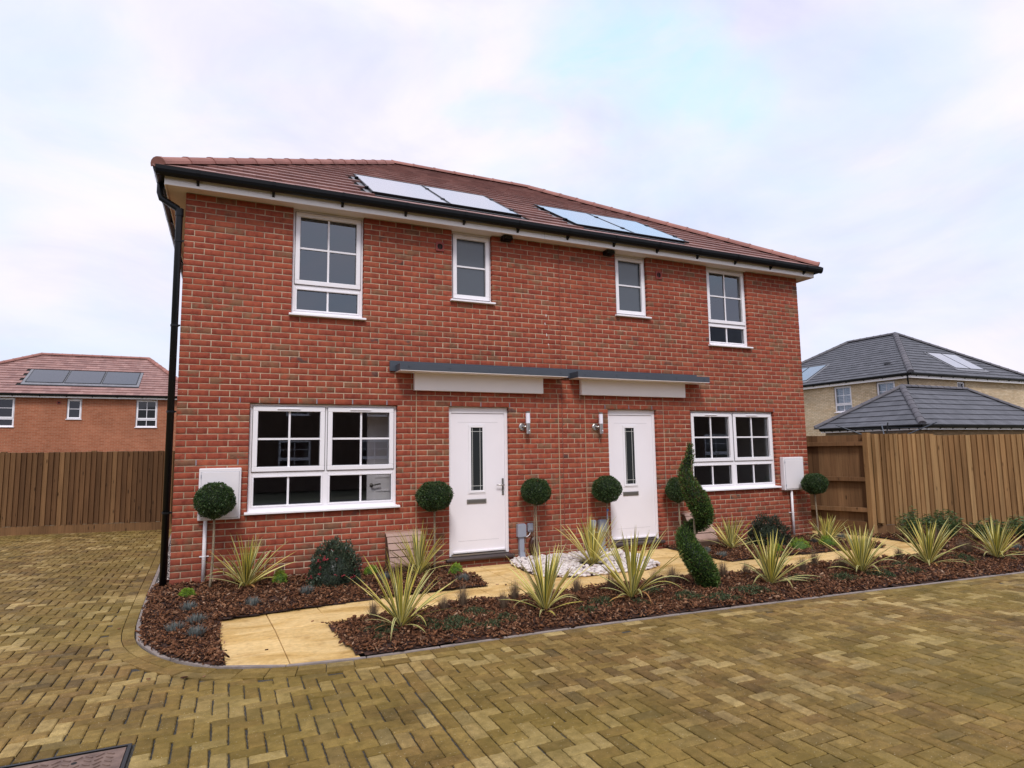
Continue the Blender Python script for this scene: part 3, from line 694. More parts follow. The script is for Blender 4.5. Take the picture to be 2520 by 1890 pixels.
# a few strays on the slabs and the paving
ST = [((1.34, -1.90), 'on the second entrance slab near the front bed'), ((1.42, -1.99), 'at the inner corner of the front bed'), ((0.90, -2.62), 'in the middle of the first entrance slab'), ((0.33, -3.00), 'on the paving in front of the curved kerb'), ((0.46, -3.04), 'flat, on the paving before the slab entrance'),
      ((3.52, -1.24), 'on the slab path by the tip of the left bed'), ((3.60, -1.31), 'on the slab path right of the left bed tip'), ((0.10, -2.92), 'on the block border left of the slab entrance'), ((-0.30, -1.3), 'on the drive beside the left kerb')]
for q, nm in ST:
    mb = MB(); L = random.uniform(.012, .026); a = random.uniform(0, 3.1); c, s_ = math.cos(a), math.sin(a)
    sd_ = sdist(np.array([q]), KP)[0]; z = (PZ if sd_ < 0 else GZ+0.006)+0.002
    pts = [(q[0]+c*L*math.cos(t)-s_*L*.45*math.sin(t)*random.uniform(.7, 1.2), q[1]+s_*L*math.cos(t)+c*L*.45*math.sin(t)*random.uniform(.7, 1.2)) for t in (0, 1, 2.2, 3.2, 4.1, 5.3)]
    mb.prism(pts, z, z+random.uniform(.003, .008)); o = mb.build('bark_chip', 'bark_mulch', None, world=(q[0], q[1], z))
    tag(o, 'stray brown bark chip '+nm, 'bark chip', 'stray bark chips on the hard ground')

# pebbles
bm = bmesh.new(); bmesh.ops.create_icosphere(bm, subdivisions=2, radius=1.0); ico = np.array([v.co[:] for v in bm.verts]); icoF = np.array([[v.index for v in f.verts] for f in bm.faces]); bm.free()
pebM = []
for i in range(14):
    s = np.array([rng.uniform(.8, 1.2), rng.uniform(.7, 1.05), rng.uniform(.5, .75)])*0.026
    V = ico*s; V = V*(1+0.10*np.sin(ico@rng.normal(0, 2.2, 3)+rng.uniform(0, 6))[:, None]); pebM.append((V, np_mesh('pebble', V, icoF, 3, ['pale_pebble'], True)))
Q = sample(PEB, lambda d: 0*d+950, 950)
layers = [(Q, 0.0), (sample(PEB, lambda d: 0*d+420, 420), 0.026)]
pts = [(x, y, float(pebz(x, y))+h) for Q_, h in layers for x, y in Q_ if math.hypot(x-5.10, (y+0.80)) > 0.20]
pts.sort(key=lambda p: (Vector(p)-CAM).length)
mv = []; mf = []; nv = 0
for i, p in enumerate(pts):
    V, me = pebM[i % 14]; sc = random.uniform(0.7, 1.35); E = Matrix.Rotation(random.uniform(0, 6.28), 4, 'Z') @ Matrix.Rotation(random.gauss(0, .35), 4, 'X')
    if i < 300:
        o = put('pebble', me, bedP, p); o.rotation_euler = E.to_euler(); o.scale = (sc,)*3
    else:
        W_ = (V*sc) @ np.array(E.to_3x3()).T + np.array(p); mv.append(W_); mf.append(icoF+nv); nv += len(V)
w = np.array(wl(bedP)); o = put('pebbles', np_mesh('pebbles', np.concatenate(mv)-w, np.concatenate(mf), 3, ['pale_pebble'], True), bedP, w); o['kind'] = 'stuff'

# gravel strip by the left gable wall
n = 2600; Q = np.stack([rng.uniform(-0.40, -0.0, n), rng.uniform(0.05, 6, n)], 1); Q = Q[(sdist(Q, KP) < -0.055)]
k = len(Q); sz = rng.uniform(.006, .013, k); tet = np.array([[1, 0, 0], [-.5, .87, 0], [-.5, -.87, 0], [0, 0, 1.0]])
vs = np.stack([Q[:, 0], Q[:, 1], np.full(k, GZ+0.012)], 1)[:, None] + tet[None]*sz[:, None, None]
F = (np.array([[0, 1, 3], [1, 2, 3], [2, 0, 3], [0, 2, 1]])[None]+(np.arange(k)*4)[:, None, None]).reshape(-1, 3)
w = np.array([-.2, 2, GZ]); o = put('gravel_strip', np_mesh('gravel_strip', vs.reshape(-1, 3)-w, F, 3, ['pale_pebble']), None, w); tag(o, 'pale gravel strip along the left gable wall', 'gravel', kind='stuff')
gb = MB(); gb.add([(-.21, 0, GZ+.008), (0, 0, GZ+.008), (0, 8.6, GZ+.008), (-.50, 8.6, GZ+.008)], [(0, 1, 2, 3)]); tag(gb.build('gravel_ground', 'joint_sand', world=(-.2, 4, GZ)), kind='structure')

# manhole cover
mh = empty('manhole_cover', (-0.25, -4.27, GZ), 'rusty brown iron manhole cover with chevron treads in the paving', 'manhole cover')
x0, x1, y0, y1 = MH; f_ = MB(); f_.box(x0+.02, x1-.012, y1-.03, y1-.012, GZ-.06, GZ+.002); f_.box(x1-.030, x1-.012, y0, y1-.03, GZ-.06, GZ+.002); f_.box(x0+.02, x0+.038, y0, y1-.03, GZ-.06, GZ+.002); f_.box(x0+.038, x1-.030, y0, y0+.018, GZ-.06, GZ+.002)
f_.build('frame', 'black_plastic', mh)
p_ = MB(); p_.box(x0+.044, x1-.036, y0+.024, y1-.036, GZ-.05, GZ-.004); plate = p_.build('plate', 'cast_iron', mh)
cx, cy = (x0+x1)/2, (y0+y1)/2; c_ = MB()
nn = 0
for ix in range(14):
    for iy in range(11):
        px = x0+.075+ix*.049; py = y0+.055+iy*.047
        if px > x1-.06 or py > y1-.06: continue
        if abs(px-(x1-.26)) < .035 and abs(py-(y1-.13)) < .03: continue
        a = R(40) if ix % 2 else R(-40); dx, dy = math.cos(a)*.021, math.sin(a)*.021; nx_, ny_ = -math.sin(a)*.0045, math.cos(a)*.0045
        c_.prism([(px-dx-nx_, py-dy-ny_), (px+dx-nx_, py+dy-ny_), (px+dx+nx_, py+dy+ny_), (px-dx+nx_, py-dy+ny_)], GZ-.006, GZ+.0015, inset=.001, drop=.001)
o = c_.build('tread_bars', 'cast_iron', plate); o['kind'] = 'stuff'
kh = MB(); kh.tube([(x1-.26, y1-.13, GZ-.0038), (x1-.26, y1-.13, GZ-.0030)], .014, 12); kh.build('key_hole', 'dark_void', plate)

# ------------------------------------------------------------------ window and roof builders
def loc_build(mb, name, mats, parent, bevel=0, smooth=False):
    return mb.build(name, mats, parent, world=wl(parent), rot=(0, 0, 0), bevel=bevel, smooth=smooth)
def ring(mb, x0, x1, z0, z1, t, y0, y1, tb=None):
    tb = tb or t
    mb.box(x0, x1, y0, y1, z0, z0+tb); mb.box(x0, x1, y0, y1, z1-t, z1); mb.box(x0, x0+t, y0+.0004, y1, z0+tb, z1-t); mb.box(x1-t, x1, y0+.0004, y1, z0+tb, z1-t)
def window(parent, org, w, h, lights, mull=(), trans=(), ang=0.0, glass='window_glass', sill=True, name='window', fm='white_upvc', rec=0.055, simple_=False):
    """org = lower left corner of the opening on the wall face; lights: (x0,x1,z0,z1,sash,barsx,barsz,vent)"""
    y0 = rec; fr = MB(); ring(fr, 0.004, w-0.004, 0.0, h-0.004, 0.042, y0, y0+0.07, 0.05)
    for x in mull: fr.box(x-.032, x+.032, y0+.001, y0+.07, .05, h-.046)
    for z in trans: fr.box(.046, w-.046, y0+.0005, y0+.069, z-.028, z+.028)
    f = fr.build(name, fm, parent, world=org, rot=(0, 0, ang), bevel=0.004 if not simple_ else 0)
    for (a, b, c, d, sash, bx, bz, vent) in lights:
        if sash:
            s = MB(); ring(s, a, b, c, d, 0.058, y0-.018, y0+.055); so = loc_build(s, 'sash', fm, f, 0.005 if not simple_ else 0); t = 0.058
            q = MB(); ring(q, a-.006, b+.006, c-.006, d+.006, 0.010, y0-.006, y0+.004); loc_build(q, 'seal', 'grey_gasket', f)
        else:
            s = MB(); ring(s, a, b, c, d, 0.022, y0-.006, y0+.06); loc_build(s, 'bead', fm, f, 0.004 if not simple_ else 0); t = 0.022
        gx0, gx1, gz0, gz1 = a+t, b-t, c+t, d-t
        q = MB(); q.add([(gx0, y0+.03, gz0), (gx1, y0+.03, gz0), (gx1, y0+.03, gz1), (gx0, y0+.03, gz1)], [(0, 1, 2, 3)])
        loc_build(q, 'pane', glass, f)
        q = MB(); ring(q, gx0, gx1, gz0, gz1, 0.007, y0+.020, y0+.0285); loc_build(q, 'gasket', 'grey_gasket', f)
        for x in bx:
            q = MB(); q.box(x-.012, x+.012, y0+.014, y0+.027, gz0, gz1); loc_build(q, 'glazing_bar', fm, f)
        for z in bz:
            q = MB(); q.box(gx0, gx1, y0+.0145, y0+.0265, z-.012, z+.012); loc_build(q, 'glazing_bar', fm, f)
        if vent:
            q = MB(); xm = (a+b)/2; q.box(xm-.15, xm+.12, y0-.030, y0-.0185, d-.034, d-.018); loc_build(q, 'trickle_vent', fm, f, .003)
    if sill:
        q = MB(); q.extrude_x([(-.048, -.026), (-.052, -.022), (-.052, -.004), (-.045, .002), (y0-.001, .012), (y0-.001, -.026)], -.030, w+.030); loc_build(q, 'sill', fm, f)
    return f

def clip_poly(P, a, n):      # keep the side where (p-a).n >= 0
    out_ = []
    for i in range(len(P)):
        p, q = P[i], P[(i+1) % len(P)]; dp = (p[0]-a[0])*n[0]+(p[1]-a[1])*n[1]; dq = (q[0]-a[0])*n[0]+(q[1]-a[1])*n[1]
        if dp >= 0: out_.append(p)
        if dp*dq < 0: t = dp/(dp-dq); out_.append((p[0]+(q[0]-p[0])*t, p[1]+(q[1]-p[1])*t))
    return out_
def roof_slope(parent, corners, mat, tw=0.30, expo=0.275, n_ind=0, holes=(), over=0.05, th=0.036, broken=True):
    """corners: eave start, eave end, then the upper corners, counter clockwise from outside"""
    c3 = [Vector(c) for c in corners]; u = (c3[1]-c3[0]).normalized(); n = (c3[1]-c3[0]).cross(c3[-1]-c3[0]).normalized(); v = n.cross(u)
    P2 = [((p-c3[0]).dot(u), (p-c3[0]).dot(v)) for p in c3]; vmax = max(p[1] for p in P2)
    frame = Matrix((u, v, n)).transposed().to_4x4()
    rows = int(math.ceil((vmax+over)/expo)); full = []; allv = []; allf = []; nv = 0
    ctr = (P2[0][0]+P2[1][0])/2
    for r_ in range(rows):
        v0 = -over+r_*expo; v1 = v0+expo+.012; off = (tw/2 if (r_ % 2 and broken) else 0)
        i0 = int(math.floor((min(p[0] for p in P2)-off)/tw))-1; i1 = int(math.ceil((max(p[0] for p in P2)-off)/tw))+1
        for i in range(i0, i1):
            a = i*tw+off+.0015; b = a+tw-.003
            poly = [(a, v0), (b, v0), (b, v1), (a, v1)]; full_ = True
            for k in range(1, len(P2)):
                p, q = P2[k], P2[(k+1) % len(P2)]; nrm = (-(q[1]-p[1]), q[0]-p[0]); L = math.hypot(*nrm)
                if L < 1e-6: continue
                before = len(poly); pn = clip_poly(poly, p, nrm)
                if pn != poly: full_ = False
                poly = pn
                if len(poly) < 3: break
            if len(poly) < 3: continue
            cxx = sum(p[0] for p in poly)/len(poly); cyy = sum(p[1] for p in poly)/len(poly)
            if any(h[0] < cxx < h[1] and h[2] < cyy < h[3] for h in holes): continue
            jz = random.uniform(-.0012, .0012)
            ht = lambda vv: th+jz - (th-.008)*(vv-v0)/expo
            if full_ and n_ind: full.append((a, b, v0, v1, jz)); continue
            k = len(poly); vs = [(x, y, 0.0) for x, y in poly]+[(x, y, ht(y)) for x, y in poly]
            allv += vs; allf += [[nv+k+j for j in range(k)]] + [[nv+j, nv+(j+1) % k, nv+k+(j+1) % k, nv+k+j] for j in range(k)]; nv += 2*k
    org = c3[0]
    if full:
        cc = [frame @ Vector(((a+b)/2, (v0+v1)/2, 0)) + org for a, b, v0, v1, jz in full]
        order = sorted(range(len(full)), key=lambda i: (cc[i]-CAM).length)
        tm = bpy.data.meshes.new('roof_tile'); e = expo+.012
        tm.from_pydata([(0, 0, 0), (tw-.003, 0, 0), (tw-.003, e, 0), (0, e, 0), (0, 0, th), (tw-.003, 0, th), (tw-.003, e, .007), (0, e, .007)], [], [(4, 5, 6, 7), (0, 1, 5, 4), (1, 2, 6, 5), (2, 3, 7, 6), (3, 0, 4, 7)])
        tm.materials.append(M[mat]); tm.update()
        for kk, i in enumerate(order):
            a, b, v0, v1, jz = full[i]
            if kk < n_ind:
                wv = frame @ Vector((a, v0, jz)) + org
                o = put('roof_tile', tm, parent, wv); o.rotation_euler = frame.to_euler()
            else:
                poly = [(a, v0), (b, v0), (b, v1), (a, v1)]; k = 4; ht = lambda vv: th+jz-(th-.008)*(vv-v0)/expo
                vs = [(x, y, 0.0) for x, y in poly]+[(x, y, ht(y)) for x, y in poly]
                allv += vs; allf += [[nv+k+j for j in range(k)]] + [[nv+j, nv+(j+1) % k, nv+k+(j+1) % k, nv+k+j] for j in range(k)]; nv += 2*k
    if allv:
        wp = wl(parent); me = bpy.data.meshes.new('roof_tiles'); F3 = frame.to_3x3()
        me.from_pydata([tuple(F3 @ Vector(p) + org - wp) for p in allv], [], allf); me.materials.append(M[mat]); me.update()
        o = put('roof_tiles', me, parent, wp); o['kind'] = 'stuff'
    return frame, org
def ridge_run(parent, p0, p1, mat, r=0.115, L=0.45, lift=0.0):
    p0 = Vector(p0); p1 = Vector(p1); d = (p1-p0); n = max(1, int(round(d.length/L))); Lr = d.length/n; d.normalize()
    side = d.cross(Vector((0, 0, 1))).normalized(); up = side.cross(d).normalized()
    key = ('ridge_tile', mat, round(Lr, 3), round(r, 3))
    if key not in CACHE:
        K = 8; vs = []; fs = []
        for x, rr in ((0.0, r*1.07), (0.035, r*1.07), (0.037, r*1.0), (Lr+.02, r*0.97)):
            for i in range(K+1): a = math.pi*i/K; vs.append((x, math.cos(a)*rr, math.sin(a)*rr*0.9))
        for k in range(3):
            for i in range(K): fs.append((k*(K+1)+i, k*(K+1)+i+1, (k+1)*(K+1)+i+1, (k+1)*(K+1)+i))
        fs.append(tuple(range(K+1))); fs.append(tuple(reversed(range(3*(K+1), 4*(K+1)))))
        me = bpy.data.meshes.new('ridge_tile'); me.from_pydata(vs, [], fs); me.materials.append(M[mat])
        bm = bmesh.new(); bm.from_mesh(me); bmesh.ops.recalc_face_normals(bm, faces=bm.faces); bm.to_mesh(me); bm.free()
        me.update(); CACHE[key] = me
    me = CACHE[key]; rot = Matrix((d, -side, up)).transposed().to_euler()
    for i in range(n):
        o = put('ridge_tile', me, parent, p0+d*(Lr*i)+up*lift); o.rotation_euler = rot
CACHE = {}
def gutter_run(parent, p0, p1, brackets=True, name='gutter', nb=None, r=0.056):
    p0 = Vector(p0); p1 = Vector(p1); d = (p1-p0); L = d.length; d.normalize(); side = d.cross(Vector((0, 0, 1))).normalized()
    K = 8; vs = []; fs = []
    for rr in (r, r-.006):
        for x in (0, L):
            for i in range(K+1):
                a = math.pi*i/K; vs.append(tuple(p0+d*x+side*(math.cos(a)*rr)+Vector((0, 0, -math.sin(a)*rr*1.85))))
    S = K+1
    for i in range(K): fs.append((i, i+1, S+i+1, S+i)); fs.append((2*S+i, 3*S+i, 3*S+i+1, 2*S+i+1))
    fs += [(0, S, 3*S, 2*S), (K, 2*S+K, 3*S+K, S+K)]
    fs += [tuple(range(0, S)), tuple(range(S, 2*S))]
    mb = MB(); mb.add(vs, fs); g_ = mb.build(name, 'black_plastic', parent, smooth=False)
    if brackets:
        n = nb or int(L/0.95)
        for i in range(n):
            c = p0+d*(L*(i+.5)/n); b = MB(); pts = [c+side*(math.cos(math.pi*j/8)*(r+.008))+Vector((0, 0, .004-math.sin(math.pi*j/8)*(r*1.85+.010))) for j in range(9)]
            pts2 = [p+d*.03 for p in pts]; vs = [tuple(p) for p in pts]+[tuple(p) for p in pts2]
            b.add(vs, [(j, j+1, 9+j+1, 9+j) for j in range(8)])
            # arm back down to the fascia
            q0 = c+Vector((0, 0, -r*1.8)); inn = -side*(r+.01)
            b.add([tuple(q0+inn*.2), tuple(q0+inn+Vector((0, 0, .05))), tuple(q0+inn+Vector((0, 0, -.055))), tuple(q0+inn*.35+Vector((0, 0, -.02))), tuple(q0+inn*.2+d*.03), tuple(q0+inn+Vector((0, 0, .05))+d*.03), tuple(q0+inn+Vector((0, 0, -.055))+d*.03), tuple(q0+inn*.35+Vector((0, 0, -.02))+d*.03)],
                  [(0, 1, 2, 3), (7, 6, 5, 4), (0, 3, 7, 4), (2, 6, 7, 3), (1, 5, 6, 2)])
            b.build('gutter_bracket', 'black_plastic', g_)
    return g_
def hip_roof(parent, x0, x1, y0, y1, ze, zr, ra, rb, mt, rt, axis='x', n_ind=0, holes=(), tw=.30, expo=.275, back=True, gut=True, ridge_r=.102):
    """rectangle of the tile edge, ridge from ra to rb along the axis through the middle"""
    if axis == 'x':
        ym = (y0+y1)/2; A, Bq = (ra, ym, zr), (rb, ym, zr)
        sl = {'S': [(x0, y0, ze), (x1, y0, ze), Bq, A], 'N': [(x1, y1, ze), (x0, y1, ze), A, Bq], 'W': [(x0, y1, ze), (x0, y0, ze), A], 'E': [(x1, y0, ze), (x1, y1, ze), Bq]}
        hips = [((x0, y0, ze), A), ((x1, y0, ze), Bq), ((x0, y1, ze), A), ((x1, y1, ze), Bq)]
    else:
        xm = (x0+x1)/2; A, Bq = (xm, ra, zr), (xm, rb, zr)
        sl = {'S': [(x0, y0, ze), (x1, y0, ze), A], 'N': [(x1, y1, ze), (x0, y1, ze), Bq], 'W': [(x0, y1, ze), (x0, y0, ze), A, Bq], 'E': [(x1, y0, ze), (x1, y1, ze), Bq, A]}
        hips = [((x0, y0, ze), A), ((x1, y0, ze), A), ((x0, y1, ze), Bq), ((x1, y1, ze), Bq)]
    deck = MB(); pts = [(x0, y0, ze-.01), (x1, y0, ze-.01), (x1, y1, ze-.01), (x0, y1, ze-.01), (A[0], A[1], zr-.01), (Bq[0], Bq[1], zr-.01)]
    fs = [(0, 1, 5, 4), (1, 2, 5), (2, 3, 4, 5), (3, 0, 4), (3, 2, 1, 0)] if axis == 'x' else [(0, 1, 4), (1, 2, 5, 4), (2, 3, 5), (3, 0, 4, 5), (3, 2, 1, 0)]
    deck.add(pts, fs); roof = deck.build('roof', 'dark_void', parent)
    fr = {}
    for k, c in sl.items():
        fr[k] = roof_slope(roof, c, mt, tw, expo, n_ind if k == 'S' else 0, holes if k == 'S' else ())
    for a, b in hips: ridge_run(roof, a, b, rt, lift=.012, r=ridge_r)
    ridge_run(roof, A, Bq, rt, lift=.015, r=ridge_r)
    return roof, fr

# ------------------------------------------------------------------ the semi-detached house
W = 10.2935; DEP = 8.6; ZS = 4.65
house = empty('semi_detached_house', (W/2, DEP/2, GZ), 'large red brick semi-detached pair with two white front doors', 'house')
FW = MB()     # front wall core of mortar, openings left out
OPEN = [(0.7875, 2.6175, 0.75, 2.10), (7.60, 9.506, 0.75, 2.10), (3.345, 4.262, -0.03, 2.10), (5.963, 6.900, -0.03, 2.10),
        (1.2375, 2.1475, 3.225, 4.65), (3.397, 4.022, 3.60, 4.65), (6.187, 6.812, 3.60, 4.65), (8.092, 9.020, 3.225, 4.65)]
ZB = -0.30
def core(mb, x0, x1, z0, z1, opens, y0, y1):
    xs = sorted({x0, x1} | {v for o in opens for v in (o[0]-.004, o[1]+.004)}); zs = sorted({z0, z1} | {v for o in opens for v in (o[2]-.0, o[3])})
    for a, b in zip(xs[:-1], xs[1:]):
        for c, d in zip(zs[:-1], zs[1:]):
            if b-a < 1e-4 or d-c < 1e-4: continue
            xm, zm = (a+b)/2, (c+d)/2
            if any(o[0]-.004 < xm < o[1]+.004 and o[2] < zm < o[3] for o in opens): continue
            mb.box(a, b, y0, y1, c, d)
core(FW, 0.004, W-.004, ZB, ZS, OPEN, .0045, .11)
fwall = FW.build('front_wall', 'mortar', house)
# bricks
MJ = [2.877, 5.078, 5.545, 7.04]
def course_cuts(i, z0, z1):
    segs = [(0.0, W, 0, 0)]
    cuts = [(5.147, .004, ZB, 9)] + [(x, .006, ZB, 2.32) for x in MJ]
    ev = []
    for (a, b, c, d) in OPEN:
        if z0+.03 < d and z1-.03 > c: ev.append((a, b, 0))
    for x, hw, c, d in cuts:
        if c < z0+.03 < d and not any(a < x < b for a, b, _ in ev): ev.append((x-hw, x+hw, 1))
    ev.sort(); out_ = []; x = 0.0; 
    for a, b, _ in ev:
        out_.append((x, a)); x = b
    out_.append((x, W)); return out_
bx = []
nrow = int(round((ZS-0)/.075))
for i in range(-4, nrow):
    z0 = i*.075; z1 = z0+.065
    for a, b in course_cuts(i, z0, z1):
        if b-a < .02: continue
        js = []
        par = (i % 2)
        if (a+b)/2 < 5.147:
            k0 = 0.1125 if par else 0.0; js = [k0+.225*k-.005 for k in range(-1, 60)]
        else:
            k0 = 0.0 if par else 0.1125; js = [W-(k0+.225*k-.005) for k in range(-1, 60)]
        js = sorted(j for j in js if a+.055 < j < b-.055)
        e = [a]+js+[b]
        for n_, (p, q) in enumerate(zip(e[:-1], e[1:])):
            l = p+(0 if n_ == 0 else .005); r_ = q-(0 if n_ == len(e)-2 else .005)
            bx.append((l, r_, z0, z1))
bx = np.array(bx); k = len(bx)
prj = rng.normal(0, .0009, k)
zc = rng.normal(0, .0009, k); sx = rng.normal(0, .0012, (k, 2))
edge = (bx[:, 0] < .01) | (bx[:, 1] > W-.01)
vb = block_verts(np.stack([bx[:, 0]+np.where(edge, 0, np.abs(sx[:, 0])*.7), np.full(k, .100), bx[:, 2]+zc], 1), (1, 0, 0), (0, 0, 1), (0, -1, 0),
                 bx[:, 1]-bx[:, 0]-np.where(edge, 0, np.abs(sx[:, 0])*.7+np.abs(sx[:, 1])*.5), bx[:, 3]-bx[:, 2]+rng.normal(0, .0008, k), .100+prj, .0035)
vis = np.array([0.0 if (z0 > wallz((a+b)/2)-.02) else 1.0 for a, b, z0, z1 in bx])
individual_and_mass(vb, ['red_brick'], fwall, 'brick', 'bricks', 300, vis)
# gable walls and back wall
def side_wall(name, x, sgn):
    mb = MB(); mb.box(min(x, x+sgn*.1)+(.0045 if sgn > 0 else 0), max(x, x+sgn*.1)-(.0045 if sgn < 0 else 0), .104, DEP, ZB, ZS); wobj = mb.build(name, 'mortar', house)
    L = []
    for i in range(-4, nrow):
        z0 = i*.075; y = .1075 + (0 if (i % 2) else .1125)
        if y > .11: L.append((.1075, y-.010, z0))
        while y < DEP: L.append((y, min(y+.215, DEP), z0)); y += .225
    L = np.array(L); L = L[L[:, 1]-L[:, 0] > .02]; k = len(L)
    o_ = np.stack([np.full(k, x+sgn*.1), L[:, 0], L[:, 2]], 1)
    vb = block_verts(o_, (0, 1, 0), (0, 0, 1), (-sgn, 0, 0), L[:, 1]-L[:, 0], .065, .100+rng.normal(0, .0008, k), .003)
    w = np.array(wl(wobj)); o = put('bricks', blocks_mesh('bricks', vb-w, ['red_brick']), wobj, w); o['kind'] = 'stuff'
side_wall('left_gable_wall', 0.0, 1); side_wall('right_gable_wall', W, -1)
mb = MB(); mb.box(.1, W-.1, DEP-.1, DEP-.002, ZB, ZS); mb.build('back_wall', 'far_orange_brick', house)
# inside: floors, ceilings, partitions seen through the panes
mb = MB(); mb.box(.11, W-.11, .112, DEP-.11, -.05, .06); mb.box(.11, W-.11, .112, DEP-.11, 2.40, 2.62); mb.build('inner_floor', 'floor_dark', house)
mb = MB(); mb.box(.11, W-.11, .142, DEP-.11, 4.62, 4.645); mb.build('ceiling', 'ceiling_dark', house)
mb = MB()
for x in (3.22, 5.147, 7.15): mb.box(x-.05, x+.05, .112, DEP-.11, .06, 2.40)
for x in (2.95, 5.147, 7.35): mb.box(x-.05, x+.05, .112, DEP-.11, 2.62, 4.63)
mb.box(.11, W-.11, 4.3, 4.4, .06, 2.40); mb.box(.11, W-.11, 3.6, 3.7, 2.62, 4.63)
mb.box(W-.20, W-.11, .112, 4.3, .06, 4.63); mb.box(.11, .20, .112, 4.3, .06, 4.63)
mb.box(9.56, 10.05, .112, .30, .06, 2.4); mb.box(9.10, 10.05, .112, .22, 2.62, 4.63)
mb.build('inner_wall', 'plaster', house)
# inner door standing open behind the right pane of the left window
idr = MB(); idr.box(2.34, 3.12, .60, .645, .06, 2.04); ido = idr.build('inner_door', 'white_door', house, bevel=.003)
for z0, z1 in ((.25, .95), (1.12, 1.88)):
    for x0, x1 in ((2.45, 2.69), (2.77, 3.01)):
        q = MB(); ring(q, x0, x1, z0, z1, .022, .592, .5985); q.build('panel_moulding', 'white_door', ido)
q = MB(); q.tube([(2.40, .595, 1.02), (2.40, .55, 1.02)], .012); q.tube([(2.40, .552, 1.02), (2.44, .55, 1.025), (2.52, .555, 1.035)], .010); q.tube([(2.40, .598, 1.02), (2.40, .591, 1.02)], .026, 14); q.build('handle', 'pewter', ido, smooth=True)

# windows
def L2(w, h, zt):        # two side hung sashes over two fixed lights
    c = w/2; s = zt
    return [(.040, c-.018, s+.020, h-.040, True, ((c+.022)/2,), ((s+h-.02)/2,), True), (c+.018, w-.040, s+.020, h-.040, True, ((c+w-.022)/2,), ((s+h-.02)/2,), True),
            (.046, c-.032, .050, s-.028, False, ((c)/2+.01,), (), False), (c+.032, w-.046, .050, s-.028, False, ((c+w)/2-.01,), (), False)]
o0 = OPEN[0]; window(house, (o0[0], 0, .775), o0[1]-o0[0], 1.325, L2(o0[1]-o0[0], 1.325, .462), mull=((o0[1]-o0[0])/2,), trans=(.462,))
o1 = OPEN[1]; window(house, (o1[0], 0, .775), o1[1]-o1[0], 1.325, L2(o1[1]-o1[0], 1.325, .445), mull=((o1[1]-o1[0])/2,), trans=(.445,))
def L1(w, h, s, tall=True): return [(.036, w-.036, s+.018, h-.036, True, (w/2,), ((s+h)/2,), True), (.046, w-.046, .050, s-.028, False, (w/2,), (), False)]
for o_ in (OPEN[4], OPEN[7]): window(house, (o_[0], 0, 3.25), o_[1]-o_[0], 1.402, L1(o_[1]-o_[0], 1.402, .385), trans=(.385,))
for o_ in (OPEN[5], OPEN[6]):
    w_ = o_[1]-o_[0]; window(house, (o_[0], 0, 3.625), w_, 1.027, [(.030, w_-.030, .036, .985, True, (), (.52,), False)], glass='frosted_glass')

